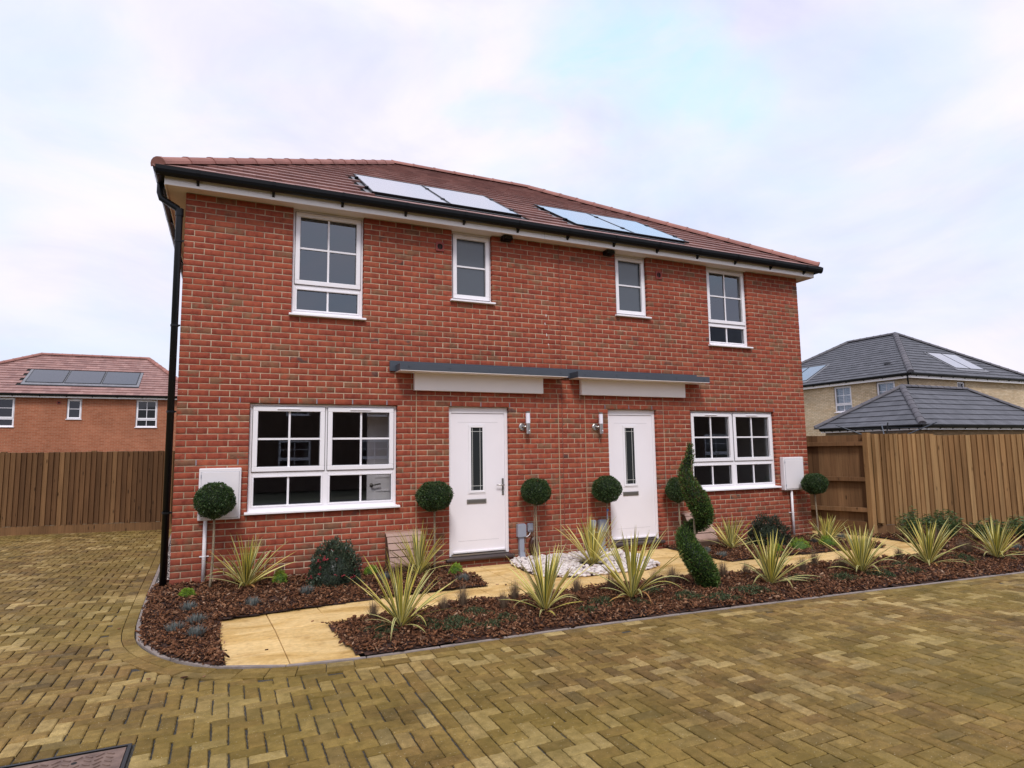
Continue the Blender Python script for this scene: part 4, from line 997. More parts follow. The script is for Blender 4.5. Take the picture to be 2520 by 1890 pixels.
# front doors
def front_door(x0, x1, hinge_left=True, handle=True):
    zb = .035; f_ = MB(); f_.box(x0+.003, x0+.05, .06, .13, zb, 2.097); f_.box(x1-.05, x1-.003, .06, .13, zb, 2.097); f_.box(x0+.05, x1-.05, .0605, .13, 2.01, 2.097)
    fr = f_.build('door_frame', 'white_upvc', house, bevel=.004)
    a, b = x0+.053, x1-.053; q = MB(); q.box(x0+.05, x1-.05, .045, .13, zb, zb+.022); q.build('threshold', 'steel', fr)
    gx0 = a+.290; gx1 = a+.478; gz0, gz1 = .915, 1.812
    lf = MB()
    lf.box(a, gx0, .072, .115, .062, 2.006); lf.box(gx1, b, .072, .115, .062, 2.006); lf.box(gx0, gx1, .0722, .115, .062, gz0); lf.box(gx0, gx1, .0722, .115, gz1, 2.006)
    d = lf.build('door', 'white_door', house)
    q = MB(); ring(q, gx0-.030, gx1+.030, gz0-.030, gz1+.030, .036, .060, .0715); q.build('glazing_frame', 'white_upvc', d, bevel=.004)
    q = MB(); ring(q, gx0-.045, gx1+.045, gz0-.047, gz1+.045, .012, .067, .0716); q.build('moulding', 'white_upvc', d, bevel=.002)
    q = MB(); q.add([(gx0, .080, gz0), (gx1, .080, gz0), (gx1, .080, gz1), (gx0, .080, gz1)], [(0, 1, 2, 3)]); q.build('pane', 'tinted_door_glass', d)
    q = MB()
    for x in (gx0+.032, gx1-.040): q.box(x-.0028, x+.0028, .0765, .0795, gz0, gz1)
    for z in (gz0+.068, gz1-.062): q.box(gx0, gx1, .0755, .0789, z-.0028, z+.0028)
    q.build('lead_strip', 'lead_came', d)
    lx = (gx0+gx1)/2-.008; q = MB(); q.box(lx-.148, lx+.148, .064, .0715, .735, .800); lp = q.build('letter_plate', 'steel', d, bevel=.003)
    q = MB(); q.box(lx-.128, lx+.128, .0605, .0637, .748, .788); q.build('flap', 'pewter', lp, bevel=.002)
    q = MB(); q.box(a+.10, b-.10, .0700, .0721, .230, .2335); q.box(a+.10, b-.10, .0700, .0721, 1.88, 1.8835); q.build('groove', 'white_gasket', d)
    q = MB(); q.box(a+.02, b-.01, .052, .0715, .070, .098); q.build('weather_bar', 'white_upvc', d, bevel=.006)
    if handle:
        q = MB(); q.box(b-.046, b-.016, .060, .0715, .842, 1.078); bp = q.build('handle_plate', 'black_plastic' if False else 'pewter', d, bevel=.005)
        q = MB(); q.tube([(b-.031, .0595, .985), (b-.031, .022, .985)], .009); q.tube([(b-.031, .024, .985), (b-.06, .020, .986), (b-.145, .024, .988)], [.010, .010, .008]); q.build('lever', 'steel', bp, smooth=True)
        q = MB(); q.tube([(b-.031, .0596, .900), (b-.031, .056, .900)], .008, 12); q.build('key_cylinder', 'steel', bp)
    # dark sill and brick plinth under the door
    q = MB(); q.extrude_x([(-.05, -.025), (-.062, -.012), (-.062, .008), (-.052, .022), (.13, .034), (.13, -.028)], x0-.055 if x0 < 5 else x0-.02, x1+.035); q.build('door_sill', 'engineering_sill', house, bevel=.004)
front_door(3.345, 4.262); front_door(5.963, 6.900, handle=False)
# mastic joint, movement joints, weep vents
q = MB(); q.box(5.1438, 5.1502, -.0035, .004, ZB, ZS-.002); q.build('expansion_joint', 'mastic_red', house)
for x in (2.877, 5.078, 5.545): q = MB(); q.box(x-.0055, x+.0055, -.001, .004, -.10 if x > 3 else -.03, 2.308); q.build('movement_joint', 'movement_joint', house)
def weep(x, i): q = MB(); q.box(x-.0055, x+.0045, -.0022, .006, i*.075+.002, i*.075+.063); q.build('weep_vent', 'weep_grey', house)
for x in (.45, .675, 1.125, 1.575, 2.025, 2.475): weep(x-.0002, 28)
for x in (.225, .675): weep(x, 18)
for x in (3.375, 3.825, 4.275): weep(x, 28)
for x in (.1125, 0.675, 1.125, 1.575, 2.025): weep(W-.1125-x+.0055, 28)
for x in (5.905, 6.355, 6.805): weep(W-.1125-.225*round((W-.1125-x)/.225)+.0055, 28)
# mortar dribbles left by the party joint
for (x, z, h) in ((4.88, 3.37, .03), (4.905, 3.20, .035), (4.90, 3.50, .03), (4.93, 3.06, .02)):
    q = MB(); q.tube([(x, .0, z+h), (x+.002, -.0015, z), (x+.006, .0, z-h*.5)], [.003, .008, .002], 6); q.build('mortar_splash', 'mortar_smear', house)

# eaves: soffit, fascia
OV = 0.20
q = MB(); q.box(-OV+.002, W+OV-.002, -OV+.002, .0, ZS, ZS+.012); q.box(-OV+.002, 0, 0, DEP+OV, ZS, ZS+.012); q.box(W, W+OV-.002, 0, DEP+OV, ZS, ZS+.012); q.box(0, W, DEP, DEP+OV, ZS, ZS+.012)

for o_ in OPEN[4:]: q.box(o_[0], o_[1], .0005, .14, ZS, ZS+.0115)
sof = q.build('soffit', 'soffit_board', house)
for (a, b, c, d, z) in [(o_[0], o_[1], 0, .10, ZS) for o_ in OPEN[4:]]:
    pass
q = MB()
for i in range(int((W+.2)/.5)):
    xa = .35+i*.5; 
    if xa+.44 > W-.3: break
    for j in range(22): q.box(xa+j*.02, xa+j*.02+.011, -.158, -.151, ZS-.0015, ZS+.002)
o = q.build('soffit_vent_slots', 'dark_void', sof); o['kind'] = 'stuff'
q = MB(); FZ0, FZ1 = ZS-.022, ZS+.165
q.box(-OV-.015, W+OV+.015, -OV-.018, -OV, FZ0, FZ1); q.box(-OV-.018, -OV, -OV, DEP+OV, FZ0, FZ1); q.box(W+OV, W+OV+.018, -OV, DEP+OV, FZ0, FZ1); q.box(-OV-.015, W+OV+.015, DEP+OV, DEP+OV+.018, FZ0, FZ1)
q.build('fascia', 'cream_fascia', house, bevel=.004)
for x in (4.79, 5.57): q = MB(); q.box(x, x+.003, -OV-.0195, -OV-.0175, FZ0+.004, FZ1); q.build('fascia_joint', 'grey_plastic', house)
GUZ = ZS+.160
gutter_run(house, (-OV-.10, -OV-.078, GUZ), (W+OV+.14, -OV-.078, GUZ), nb=13)
gutter_run(house, (-OV-.078, DEP+OV+.1, GUZ), (-OV-.078, -OV-.10, GUZ), nb=14)
gutter_run(house, (W+OV+.078, -OV-.10, GUZ), (W+OV+.078, DEP+OV+.1, GUZ), nb=9)
# downpipe at the left front corner
dp = MB(); dp.tube([(-OV-.078, .02, GUZ-.05), (-OV-.078, .02, GUZ-.20), (-OV-.060, .015, GUZ-.27), (-.088, .0, GUZ-.375), (-.062, .0, GUZ-.44), (-.062, .0, GZ+.02)], .0385, 14)
dpo = dp.build('downpipe', 'black_plastic', house, smooth=True)
for z in (4.03, 3.0, 1.98, .82):
    q = MB(); q.tube([(-.062, .0, z-.012), (-.062, .0, z+.012)], .045, 14); q.box(-.03, .0, -.030, -.022, z-.010, z+.010); q.build('pipe_clip', 'black_plastic', dpo)
q = MB(); q.tube([(-.062, .0, GUZ-.47), (-.062, .0, GUZ-.38)], .046, 14); q.build('pipe_collar', 'black_plastic', dpo)

# roof
X0, X1, Y0, Y1, ZE, ZR = -OV-.075, W+OV+.075, -OV-.065, DEP+OV+.065, ZS+.165, 7.555
PVA = ((2.26, 4.52), (5.52, 7.76)); PVH = [(a-X0-.05, b-X0+.05, .36, 2.17) for a, b in PVA]
roof, FR = hip_roof(house, X0, X1, Y0, Y1, ZE, ZR, 3.52, 6.77, 'red_roof_tile', 'red_ridge_tile', n_ind=300, holes=PVH, expo=.295)
# in-roof solar panels
fm_, org = FR['S']; F3 = fm_.to_3x3()
for (x0, x1) in PVA:
    a, b = x0-X0, x1-X0
    def slopebox(mb, u0, u1, v0, v1, h0, h1):
        k = len(mb.v); P = [(u0,v0,h0),(u1,v0,h0),(u1,v1,h0),(u0,v1,h0),(u0,v0,h1),(u1,v0,h1),(u1,v1,h1),(u0,v1,h1)]
        mb.add([tuple(F3 @ Vector(p)+org) for p in P], [(0,3,2,1),(4,5,6,7),(0,1,5,4),(1,2,6,5),(2,3,7,6),(3,0,4,7)])
    q = MB(); slopebox(q, a-.06, b+.06, .34, 2.22, .002, .012); q.build('flashing', 'lead_flashing', house)
    for c, d in ((a, (a+b)/2-.01), ((a+b)/2+.01, b)):
        q = MB(); slopebox(q, c, d, .40, .425, .013, .050); slopebox(q, c, d, 2.10, 2.125, .013, .050); slopebox(q, c, c+.02, .425, 2.10, .013, .050); slopebox(q, d-.02, d, .425, 2.10, .013, .050)
        pf = q.build('solar_panel', 'black_plastic', house)
        q = MB(); slopebox(q, c+.02, d-.02, .425, 2.10, .013, .047); q.build('solar_glass', 'solar_glass', pf)
    for c in (a-.012, (a+b)/2, b+.012):
        for v in (.80, 1.75): q = MB(); slopebox(q, c-.025, c+.025, v-.035, v+.035, .02, .060); q.build('panel_clamp', 'black_plastic', house)
    q = MB(); slopebox(q, a-.01, b+.01, .365, .395, .013, .054); q.build('panel_rail', 'black_plastic', house)

# door canopies
def canopy(x0, x1, p0, p1, v0, v1):
    q = MB(); q.box(x0, x1, -.030, -.001, 2.560, 2.700); c = q.build('canopy', 'anthracite', house, bevel=.002)
    f0, f1 = (x0+.075), p1; D = .285
    q = MB(); q.box(f0, f1, -D, -D+.022, 2.550, 2.638); q.box(f0, f0+.02, -D+.022, -.031, 2.550, 2.638); q.box(f1-.02, f1, -D+.022, -.031, 2.550, 2.638); q.box(f0+.02, f1-.02, -D+.022, -.031, 2.572, 2.592)
    q.build('canopy_edge', 'anthracite', c, bevel=.002)
    q = MB(); q.box(f0+.004, f1-.004, -D+.004, -.0005, 2.541, 2.5492); q.build('canopy_soffit', 'cream_fascia', c)
    q = MB(); q.box(v0, v1, -.070, -.0012, 2.305, 2.5405); q.build('canopy_fascia', 'cream_fascia', c, bevel=.003)
    n = 5
    for i in range(n):
        x = f0+.12+(f1-f0-.24)*i/(n-1); q = MB(); q.tube([(x, -D-.001, 2.594), (x, -D-.007, 2.594)], .009, 8); q.build('bolt', 'anthracite', c)
canopy(2.502, 5.195, 0, 5.105, 2.836, 4.795); canopy(5.198, 7.75, 0, 7.795, 5.455, 7.455)

# ------------------------------------------------------------------ things fixed to or standing at the wall
def wall_lamp(x, label):
    z = 1.86; t = empty('wall_lamp', (x, 0, z), label, 'wall light', 'wall lights beside the front doors')
    q = MB(); q.tube([(x-.045, -.001, z-.045), (x-.045, -.010, z-.045), (x-.045, -.020, z-.045)], [.056, .056, .045], 20); q.build('wall_plate', 'steel', t, smooth=False)
    q = MB(); q.tube([(x-.045, -.018, z-.045), (x-.010, -.070, z-.045)], .017, 10); q.build('arm', 'steel', t, smooth=True)
    q = MB(); q.tube([(x+.010, -.085, z-.150), (x+.010, -.085, z+.005)], .031, 20); q.build('body', 'steel', t)
    q = MB(); q.tube([(x+.010, -.085, z+.005), (x+.010, -.085, z+.155)], .032, 20); q.build('diffuser', 'opal_plastic', t)
    q = MB(); q.tube([(x+.010, -.085, z+.155), (x+.010, -.085, z+.175), (x+.010, -.085, z+.180)], [.034, .034, .014], 20); q.build('cap', 'pewter', t)
    q = MB(); q.tube([(x+.016, -.112, z-.105), (x+.017, -.124, z-.105)], [.012, .006], 10); q.build('sensor', 'opal_plastic', t)
wall_lamp(4.515, 'steel and opal wall lamp right of the first white door'); wall_lamp(5.765, 'steel and opal wall lamp just left of the second white door')
def air_vent(x, z, label):
    t = MB(); t.box(x-.060, x-.040, -.016, .0, z-.065, z+.065); t.box(x+.040, x+.060, -.016, .0, z-.065, z+.065); t.box(x-.04, x+.04, -.0158, .0, z+.045, z+.065); t.box(x-.04, x+.04, -.0158, 0, z-.065, z-.045)
    e = empty('air_vent', (x, 0, z), label, 'vent', 'terracotta extractor vents under the eaves'); t.build('cover', 'terracotta_plastic', e)
    n = 20; mb = MB(); vs = [(x+math.cos(2*math.pi*i/n)*.040, -.0150, z+math.sin(2*math.pi*i/n)*.040) for i in range(n)]
    corners = [(x+.04, z), (x+.04, z+.045), (x, z+.045), (x-.04, z+.045), (x-.04, z), (x-.04, z-.045), (x, z-.045), (x+.04, z-.045)]
    mb.box(x-.04, x+.04, -.004, -.001, z-.045, z+.045); mb.build('dark_opening', 'dark_void', e)
    mb = MB()
    for i in range(n):
        a0, a1 = 2*math.pi*i/n, 2*math.pi*(i+1)/n
        def sq(a): c, s = math.cos(a), math.sin(a); k_ = 1/max(abs(c)/.0398, abs(s)/.0448); return (x+c*k_, z+s*k_)
        p0, p1 = sq(a0), sq(a1); mb.add([(x+math.cos(a0)*.0395, -.0145, z+math.sin(a0)*.0425), (x+math.cos(a1)*.0395, -.0145, z+math.sin(a1)*.0425), (p1[0], -.0145, p1[1]), (p0[0], -.0145, p0[1])], [(0, 1, 2, 3)])
    mb.build('rim', 'terracotta_plastic', e); mb = MB(); mb.box(x-.0015, x+.0015, -.0125, -.008, z-.038, z+.038); mb.build('grille_bar', 'terracotta_plastic', e)
air_vent(3.215, 4.375, 'square terracotta vent left of the first narrow upstairs window'); air_vent(7.05, 4.368, 'square terracotta vent right of the second narrow upstairs window')
def swift_box(x, label):
    t = MB(); z = ZS; t.add([(x-.075, 0, z-.075), (x+.075, 0, z-.075), (x+.075, -.13, z-.060), (x-.075, -.13, z-.060), (x-.075, 0, z-.002), (x+.075, 0, z-.002), (x+.075, -.105, z-.002), (x-.075, -.105, z-.002), (x-.055, -.15, z-.030), (x+.055, -.15, z-.030)],
          [(0, 1, 2, 3), (4, 5, 6, 7), (0, 3, 7, 4), (1, 5, 6, 2), (3, 2, 9, 8), (8, 9, 6, 7), (3, 8, 7), (2, 6, 9), (0, 4, 5, 1)])
    e = empty('wildlife_box', (x, 0, z), label, 'bat box', 'black boxes under the soffit'); t.build('body', 'black_plastic', e, bevel=.004)
    q = MB(); q.box(x-.035, x+.035, -.110, -.040, z-.0765, z-.0735); q.build('entrance', 'dark_void', e)
swift_box(4.235, 'black plastic box under the soffit beside the first narrow window'); swift_box(6.035, 'black plastic box under the soffit left of the second narrow window')
def meter_box(x0, x1, z0, z1, d, px, pz, label, sc):
    e = empty('meter_box', ((x0+x1)/2, 0, z0), label, 'meter box', 'white meter boxes on the front wall')
    q = MB(); q.box(x0, x1, -d, -.001, z0, z1); q.build('case', 'meter_box_plastic', e, bevel=.010)
    q = MB(); q.box(x0+.028, x1-.025, -d-.009, -d-.001, z0+.025, z1-.045); dr = q.build('door', 'meter_box_plastic', e, bevel=.003)
    q = MB(); ring(q, x0+.0245, x1-.0215, z0+.0215, z1-.0415, .003, -d-.003, -d-.0005); q.build('door_gap', 'grey_plastic', dr)
    for z in (z0+.07, z1-.11): q = MB(); q.box(x0+.020, x0+.028, -d-.012, -d-.002, z, z+.035); q.build('hinge', 'grey_plastic', dr)
    q = MB(); q.tube([(x1-.06, -d-.010, z0+.06), (x1-.06, -d-.013, z0+.06)], .011, 14); q.build('lock', 'meter_box_plastic', dr)
    q = MB(); q.tube([(px, -d*.5, z0+.002), (px, -d*.5 if d < .1 else -.06, pz)], .0215, 12); p = q.build('pipe', 'meter_box_plastic', e, smooth=True)
    q = MB(); zc_ = .30; yy = -d*.5; q.tube([(px, yy if d < .1 else -.08, zc_-.006), (px, yy if d < .1 else -.08, zc_+.006)], .027, 12); q.box(px-.05, px+.05, -.012, -.001, zc_-.007, zc_+.007); q.build('pipe_clip', 'meter_box_plastic', e)
meter_box(.262, .716, .712, 1.315, .055, .345, 0.0, 'white meter box behind the leftmost topiary ball', 1)
meter_box(9.575, 10.065, .700, 1.285, .09, 9.775, -.12, 'deep white meter box at the right end of the brick wall', 1)
def electric_box(x, zt, sgn, label, lab2, lab3):
    # meter housing and its trunking
    e = empty('electric_box', (x, 0, zt-.19), label, 'electric box', 'grey electric boxes by the doors')
    q = MB(); q.box(x-.065, x+.065, -.075, -.001, zt-.175, zt); q.build('case', 'grey_plastic', e, bevel=.006)
    q = MB(); q.box(x-.050, x+.050, -.060, -.015, zt+.0005, zt+.010); q.build('top_rim', 'grey_plastic', e)
    q = MB(); q.box(x-.035, x+.040, -.050, -.001, zt-.36, zt-.176); q.box(x-.030, x+.036, -.0525, -.001, zt-.385, zt-.3605)
    q.add([(x-.032, -.001, zt-.386), (x+.040, -.001, zt-.386), (x+.062, -.001, -.13), (x-.032, -.001, -.13), (x-.032, -.055, zt-.386), (x+.040, -.055, zt-.386), (x+.062, -.085, -.13), (x-.032, -.085, -.13)], [(0, 1, 2, 3), (7, 6, 5, 4), (0, 4, 5, 1), (1, 5, 6, 2), (2, 6, 7, 3), (3, 7, 4, 0)])
    q.build('trunking', 'grey_plastic', e)
    s = empty('isolator_switch', (x+sgn*.15, 0, zt-.09), lab2, 'switch', 'grey isolator switches beside the electric boxes'); xc = x+sgn*.15
    q = MB(); q.box(xc-.045, xc+.045, -.045, -.001, zt-.115, zt+.010); q.build('case', 'grey_plastic', s, bevel=.016)
    q = MB(); q.box(xc-.033, xc+.035, -.056, -.046, zt-.088, zt+.002); q.build('lid', 'grey_plastic', s, bevel=.012)
    q = MB(); q.tube([(x+sgn*.055, -.02, zt-.178), (x+sgn*.10, -.02, zt-.180), (x+sgn*.14, -.02, zt-.155), (xc, -.02, zt-.114)], .006, 8); q.build('cable', 'white_upvc', s, smooth=True)
    b = empty('telecom_cover', (x+sgn*.205, 0, zt-.35), lab3, 'cable cover', 'brown cable covers by the wall base'); bx_ = x+sgn*.205; mb = MB(); K = 20; prof = [(.078, -.001), (.078, -.050), (.060, -.070), (.0, -.076)]
    vs = []; fs = []
    for rr, yy in prof[:3]:
        for i in range(K):
            a = 2*math.pi*i/K; zz = math.sin(a)*rr*1.75; vs.append((bx_+math.cos(a)*rr, yy, zt-.315+zz))
    for r_ in range(2):
        for i in range(K): fs.append((r_*K+i, r_*K+(i+1) % K, (r_+1)*K+(i+1) % K, (r_+1)*K+i))
    fs.append(tuple(2*K+i for i in range(K))); mb.add(vs, fs); mb.build('cover', 'brown_plastic', b, smooth=False, bevel=.006)
    q = MB(); q.tube([(bx_, -.035, zt-.42), (bx_, -.035, zt-.475)], .035, 12); q.build('cable_gland', 'black_plastic', b)
electric_box(4.412, .420, 1, 'grey electric box right of the first white door', 'grey isolator switch right of the first door, above the brown cover', 'brown oval cable cover behind the stem of the third topiary ball')
electric_box(5.775, .400, -1, 'grey electric box left of the second white door, behind the fourth topiary stem', 'grey isolator switch behind the cordyline on the pebbles', 'brown oval cable cover behind the cordyline on the pebbles')
# sloped slatted plastic boxes at the wall foot
def hose_box(x0, x1, z0, z1, flip, label):
    xm = (x0+x1)/2; e = empty('garden_hose_box', (xm, -.12, z0), label, 'hose box', 'sloped slatted hose boxes under the windows')
    def P(t, off=0): # slope line from top back to bottom front
        return (-.07-.20*t+off, z1-.04-(z1-z0-.16)*t)
    for xa, xb in ((x0-.006, x0+.012), (x1-.012, x1+.006)):
        sides = MB()
        sides.extrude_x([(-.005, z0-.06), (-.325, z0-.06), (-.315, z0+.08), (-.265, z0+.14), (-.095, z1-.06), (-.060, z1-.015), (-.005, z1-.005)], xa, xb)
        sides.build('side_panel', 'umber_plastic', e, bevel=.004)
    q = MB(); q.box(x0+.012, x1-.012, -.30, -.005, z0-.06, z0+.09); q.build('base', 'umber_plastic', e)
    n = 4
    for i in range(n):
        y0_, zz0 = P(i/n+.012, -.016); y1_, zz1 = P((i+1)/n-.012, -.016); s = MB(); xa = x0+.004+.020*i/n*0; 
        s.add([(x0-.002, y0_, zz0), (x1+.002, y0_, zz0), (x1+.002, y1_, zz1), (x0-.002, y1_, zz1), (x0-.002, y0_+.014, zz0-.006), (x1+.002, y0_+.014, zz0-.006), (x1+.002, y1_+.014, zz1-.006), (x0-.002, y1_+.014, zz1-.006)], [(0, 1, 2, 3), (7, 6, 5, 4), (0, 4, 5, 1), (1, 5, 6, 2), (2, 6, 7, 3), (3, 7, 4, 0)])
        s.build('slat', 'taupe_plastic', e, bevel=.003)
    q = MB(); q.extrude_x([(-.002, z1+.010), (-.002, z1-.018), (-.060, z1-.018), (-.082, z1-.045), (-.098, z1-.040), (-.075, z1-.004)], x0-.014, x1+.012); q.build('lid_edge', 'umber_plastic' if flip else 'taupe_plastic', e, bevel=.004)
    q = MB(); a, b = P(1.02, -.018); q.extrude_x([(a+.02, b+.01), (a-.004, b+.006), (a+.004, b-.035), (a+.04, b-.045)], x0+.004, x1-.004); q.build('lip', 'taupe_plastic', e, bevel=.006)
    q = MB(); q.tube([(x1+.006, -.08, z1-.075), (x1+.035, -.08, z1-.075)], .020, 12); q.build('knob', 'steel', e)
hose_box(2.47, 2.92, -.06, .425, False, 'sloped taupe slatted hose box left of the first white door')
hose_box(7.33, 7.80, -.10, .415, False, 'sloped taupe slatted hose box behind the spiral topiary')

# ------------------------------------------------------------------ fences
def fence_boards(parent, p0, p1, z0, z1, mat, side=1, bw=.100, lap=.012, rand=.0, off=.0, flip=False):
    """feather edge boards along a line; side = +1 boards stand on the left of travel"""
    p0 = Vector((*p0, 0)); p1 = Vector((*p1, 0)); d = p1-p0; L = d.length; d.normalize(); nrm = Vector((-d.y, d.x, 0))*side; n = int(L/bw); ms = {}
    for i in range(n):
        w = bw+lap; dz = random.uniform(-.006, .006)*(1+rand)
        k = i % 6
        if k not in ms:
            t = random.uniform(-.002, .002)
            mm = bpy.data.meshes.new('fence_board'); a_, b_ = (.034+t, .007) if flip else (.007, .034+t); mm.from_pydata([(0, .001, z0), (w, .001, z0), (w, b_, z0), (0, a_, z0), (0, .001, z1), (w, .001, z1), (w, b_, z1), (0, a_, z1)], [], [(0, 3, 2, 1), (4, 5, 6, 7), (0, 1, 5, 4), (1, 2, 6, 5), (2, 3, 7, 6), (3, 0, 4, 7)])
            bm = bmesh.new(); bm.from_mesh(mm); bmesh.ops.recalc_face_normals(bm, faces=bm.faces); bm.to_mesh(mm); bm.free(); mm.materials.append(M[mat]); ms[k] = mm
        wv = p0+d*(i*bw)+nrm*off; o = put('fence_board', ms[k], parent, (wv.x, wv.y, dz))
        o.matrix_local = Matrix.Translation(Vector((wv.x, wv.y, dz))-wl(parent)) @ Matrix((d, nrm, Vector((0, 0, 1)))).transposed().to_4x4()
def obox(p0, p1, t0, t1, z0, z1):
    p0 = Vector((*p0, 0)); p1 = Vector((*p1, 0)); d = (p1-p0).normalized(); n = Vector((-d.y, d.x, 0)); mb = MB()
    c = [p0+n*t0, p1+n*t0, p1+n*t1, p0+n*t1]; mb.add([(p.x, p.y, z0) for p in c]+[(p.x, p.y, z1) for p in c], [(0, 3, 2, 1), (4, 5, 6, 7), (0, 1, 5, 4), (1, 2, 6, 5), (2, 3, 7, 6), (3, 0, 4, 7)]); return mb
# left: closes the drive behind the block paving; travel from left to right, boards face the viewer (-y side = right of travel)
lf0, lf1 = (-7.6, 8.80), (-0.02, 7.28)
lf = empty('timber_fence', (-3.8, 8.0, GZ), 'dark brown closeboard fence across the end of the left drive', 'fence')
gz = 0.055
fence_boards(lf, lf0, lf1, gz, 1.575, 'weathered_timber', side=-1, off=.02)
obox(lf0, lf1, -.045, -.018, GZ-.02, gz-.003).build('gravel_board', 'weathered_timber', lf)
for z in (.35, .85, 1.35): obox(lf0, lf1, .0, .04, z, z+.08).build('rail', 'weathered_timber', lf)
dl = (Vector((*lf1, 0))-Vector((*lf0, 0))); 
for i in range(5):
    p = Vector((*lf0, 0))+dl*((i+.35)/4.6)
    if p.x < -.1: mb = MB(); mb.box(p.x-.045, p.x+.045, p.y+.045, p.y+.135, GZ-.1, 1.60); mb.build('post', 'weathered_timber', lf)
# right: a return panel seen from its rail side, then the long run along the bed
rp0, rp1 = (10.33, 0.95), (11.04, -.62)
rf = empty('side_fence_panel', (10.75, 0.0, GZ), 'brown fence panel showing its rails, between house and corner post', 'fence')
fence_boards(rf, rp0, rp1, .08, 1.665, 'brown_timber', side=1, off=.045, flip=True)
obox(rp0, rp1, -.004, .028, GZ-.03, .115).build('gravel_board', 'weathered_timber', rf)
for z in (1.47, .83, .285): obox(rp0, rp1, -.042, .040, z, z+.075).build('rail', 'brown_timber', rf, bevel=.004)
lg = empty('closeboard_fence', (14.0, -1.9, GZ), 'long honey brown closeboard fence behind the right hand bed', 'fence')
ra, rb, rc = (11.04, -.62), (12.36, -1.06), (18.6, -4.30)
fence_boards(lg, ra, rb, .06, 1.672, 'fresh_timber', side=-1, bw=.088, off=.01, flip=True)
fence_boards(lg, (rb[0]-.10, rb[1]+.045), rc, .03, 1.640, 'fresh_timber', side=-1, bw=.100, off=.01, flip=True)
obox(ra, rb, -.030, .004, GZ-.05, .055).build('gravel_board', 'brown_timber', lg); obox(rb, rc, -.030, .004, GZ-.12, .025).build('gravel_board', 'brown_timber', lg)
for z in (.3, .85, 1.4): obox(ra, rb, .006, .05, z, z+.08).build('rail', 'fresh_timber', lg); obox(rb, rc, .006, .05, z, z+.08).build('rail', 'fresh_timber', lg)
q = MB(); q.box(10.985, 11.085, -.70, -.60, GZ-.08, 1.70); q.build('post', 'fresh_timber', lg, bevel=.004)
q = MB(); q.box(11.10, 11.19, -.762, -.70, .10, 1.675); q.build('capping_board', 'fresh_timber', lg, bevel=.003)

# ------------------------------------------------------------------ neighbouring buildings
def plain_walls(e, x0, x1, y0, y1, z0, z1, mat, opens_s=(), opens_w=(), name='wall'):
    mb = MB(); core(mb, x0, x1, z0, z1, opens_s, y0, y0+.12)
    mb.build(name, mat, e); 
    mb = MB(); mb.box(x1-.12, x1, y0+.121, y1, z0, z1); mb.box(x0+.121, x1-.121, y1-.12, y1, z0, z1); mb.build(name, mat, e)
    # west wall with openings, mirrored from the same builder
    mb = MB(); t = MB(); core(t, y0+.121, y1, z0, z1, opens_w, 0, .12)
    for v in t.v: mb.v.append((x0+v[1], v[0], v[2]))
    mb.f = t.f; mb.m = t.m; mb.build(name, mat, e)
    # dark inner lining so the rooms are not see-through
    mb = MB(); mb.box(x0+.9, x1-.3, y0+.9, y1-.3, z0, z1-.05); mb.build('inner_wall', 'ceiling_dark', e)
def eaves(e, x0, x1, y0, y1, z, ov=.22, fh=.17, nb=10):
    q = MB(); q.box(x0-ov, x1+ov, y0-ov, y0-.001, z, z+.01); q.box(x0-ov, x0-.001, y0, y1, z, z+.01); q.box(x1+.001, x1+ov, y0, y1, z, z+.01); q.build('soffit', 'cream_fascia', e)
    q = MB(); q.box(x0-ov-.018, x1+ov+.018, y0-ov-.018, y0-ov, z-.02, z+fh); q.box(x0-ov-.018, x0-ov, y0-ov, y1+ov, z-.02, z+fh); q.box(x1+ov, x1+ov+.018, y0-ov, y1+ov, z-.02, z+fh); q.build('fascia', 'cream_fascia', e)
    gutter_run(e, (x0-ov-.1, y0-ov-.075, z+fh+.03), (x1+ov+.1, y0-ov-.075, z+fh+.03), nb=nb); gutter_run(e, (x0-ov-.075, y1+ov, z+fh+.03), (x0-ov-.075, y0-ov-.1, z+fh+.03), nb=nb)
# red tiled house beyond the left fence
lx0, lx1, ly = -13.2, -1.2, 28.0
lh = empty('detached_house', ((lx0+lx1)/2, ly+4, GZ), 'orange brick house with red tiled hip roof beyond the left fence', 'house')
LO = [(-10.0, -8.70, 2.90, 4.31), (-6.66, -6.06, 3.28, 4.31), (-3.77, -2.83, 2.89, 4.31)]
plain_walls(lh, lx0, lx1, ly, ly+8, GZ-.1, 4.33, 'far_orange_brick', LO)
for o_ in LO:
    w_ = o_[1]-o_[0]
    if w_ < .8: window(lh, (o_[0], ly, o_[2]+.02), w_, o_[3]-o_[2]-.03, [(.03, w_-.03, .036, .94, True, (), (.50,), False)], glass='dark_glass', simple_=True)
    else: window(lh, (o_[0], ly, o_[2]+.02), w_, o_[3]-o_[2]-.03, L1(w_, o_[3]-o_[2]-.03, .40), trans=(.40,), glass='dark_glass', simple_=True)
eaves(lh, lx0, lx1, ly, ly+8, 4.33, fh=.13, nb=12)
PH = [(-8.7-(lx0-.3)-.1, -3.9-(lx0-.3)+.15, .95, 2.9)]
lroof, LF = hip_roof(lh, lx0-.3, lx1+.3, ly-.3, ly+8.3, 4.50, 6.92, -8.73, -3.75, 'red_roof_tile', 'red_ridge_tile', n_ind=300, holes=PH, tw=.30, expo=.30, ridge_r=.13)
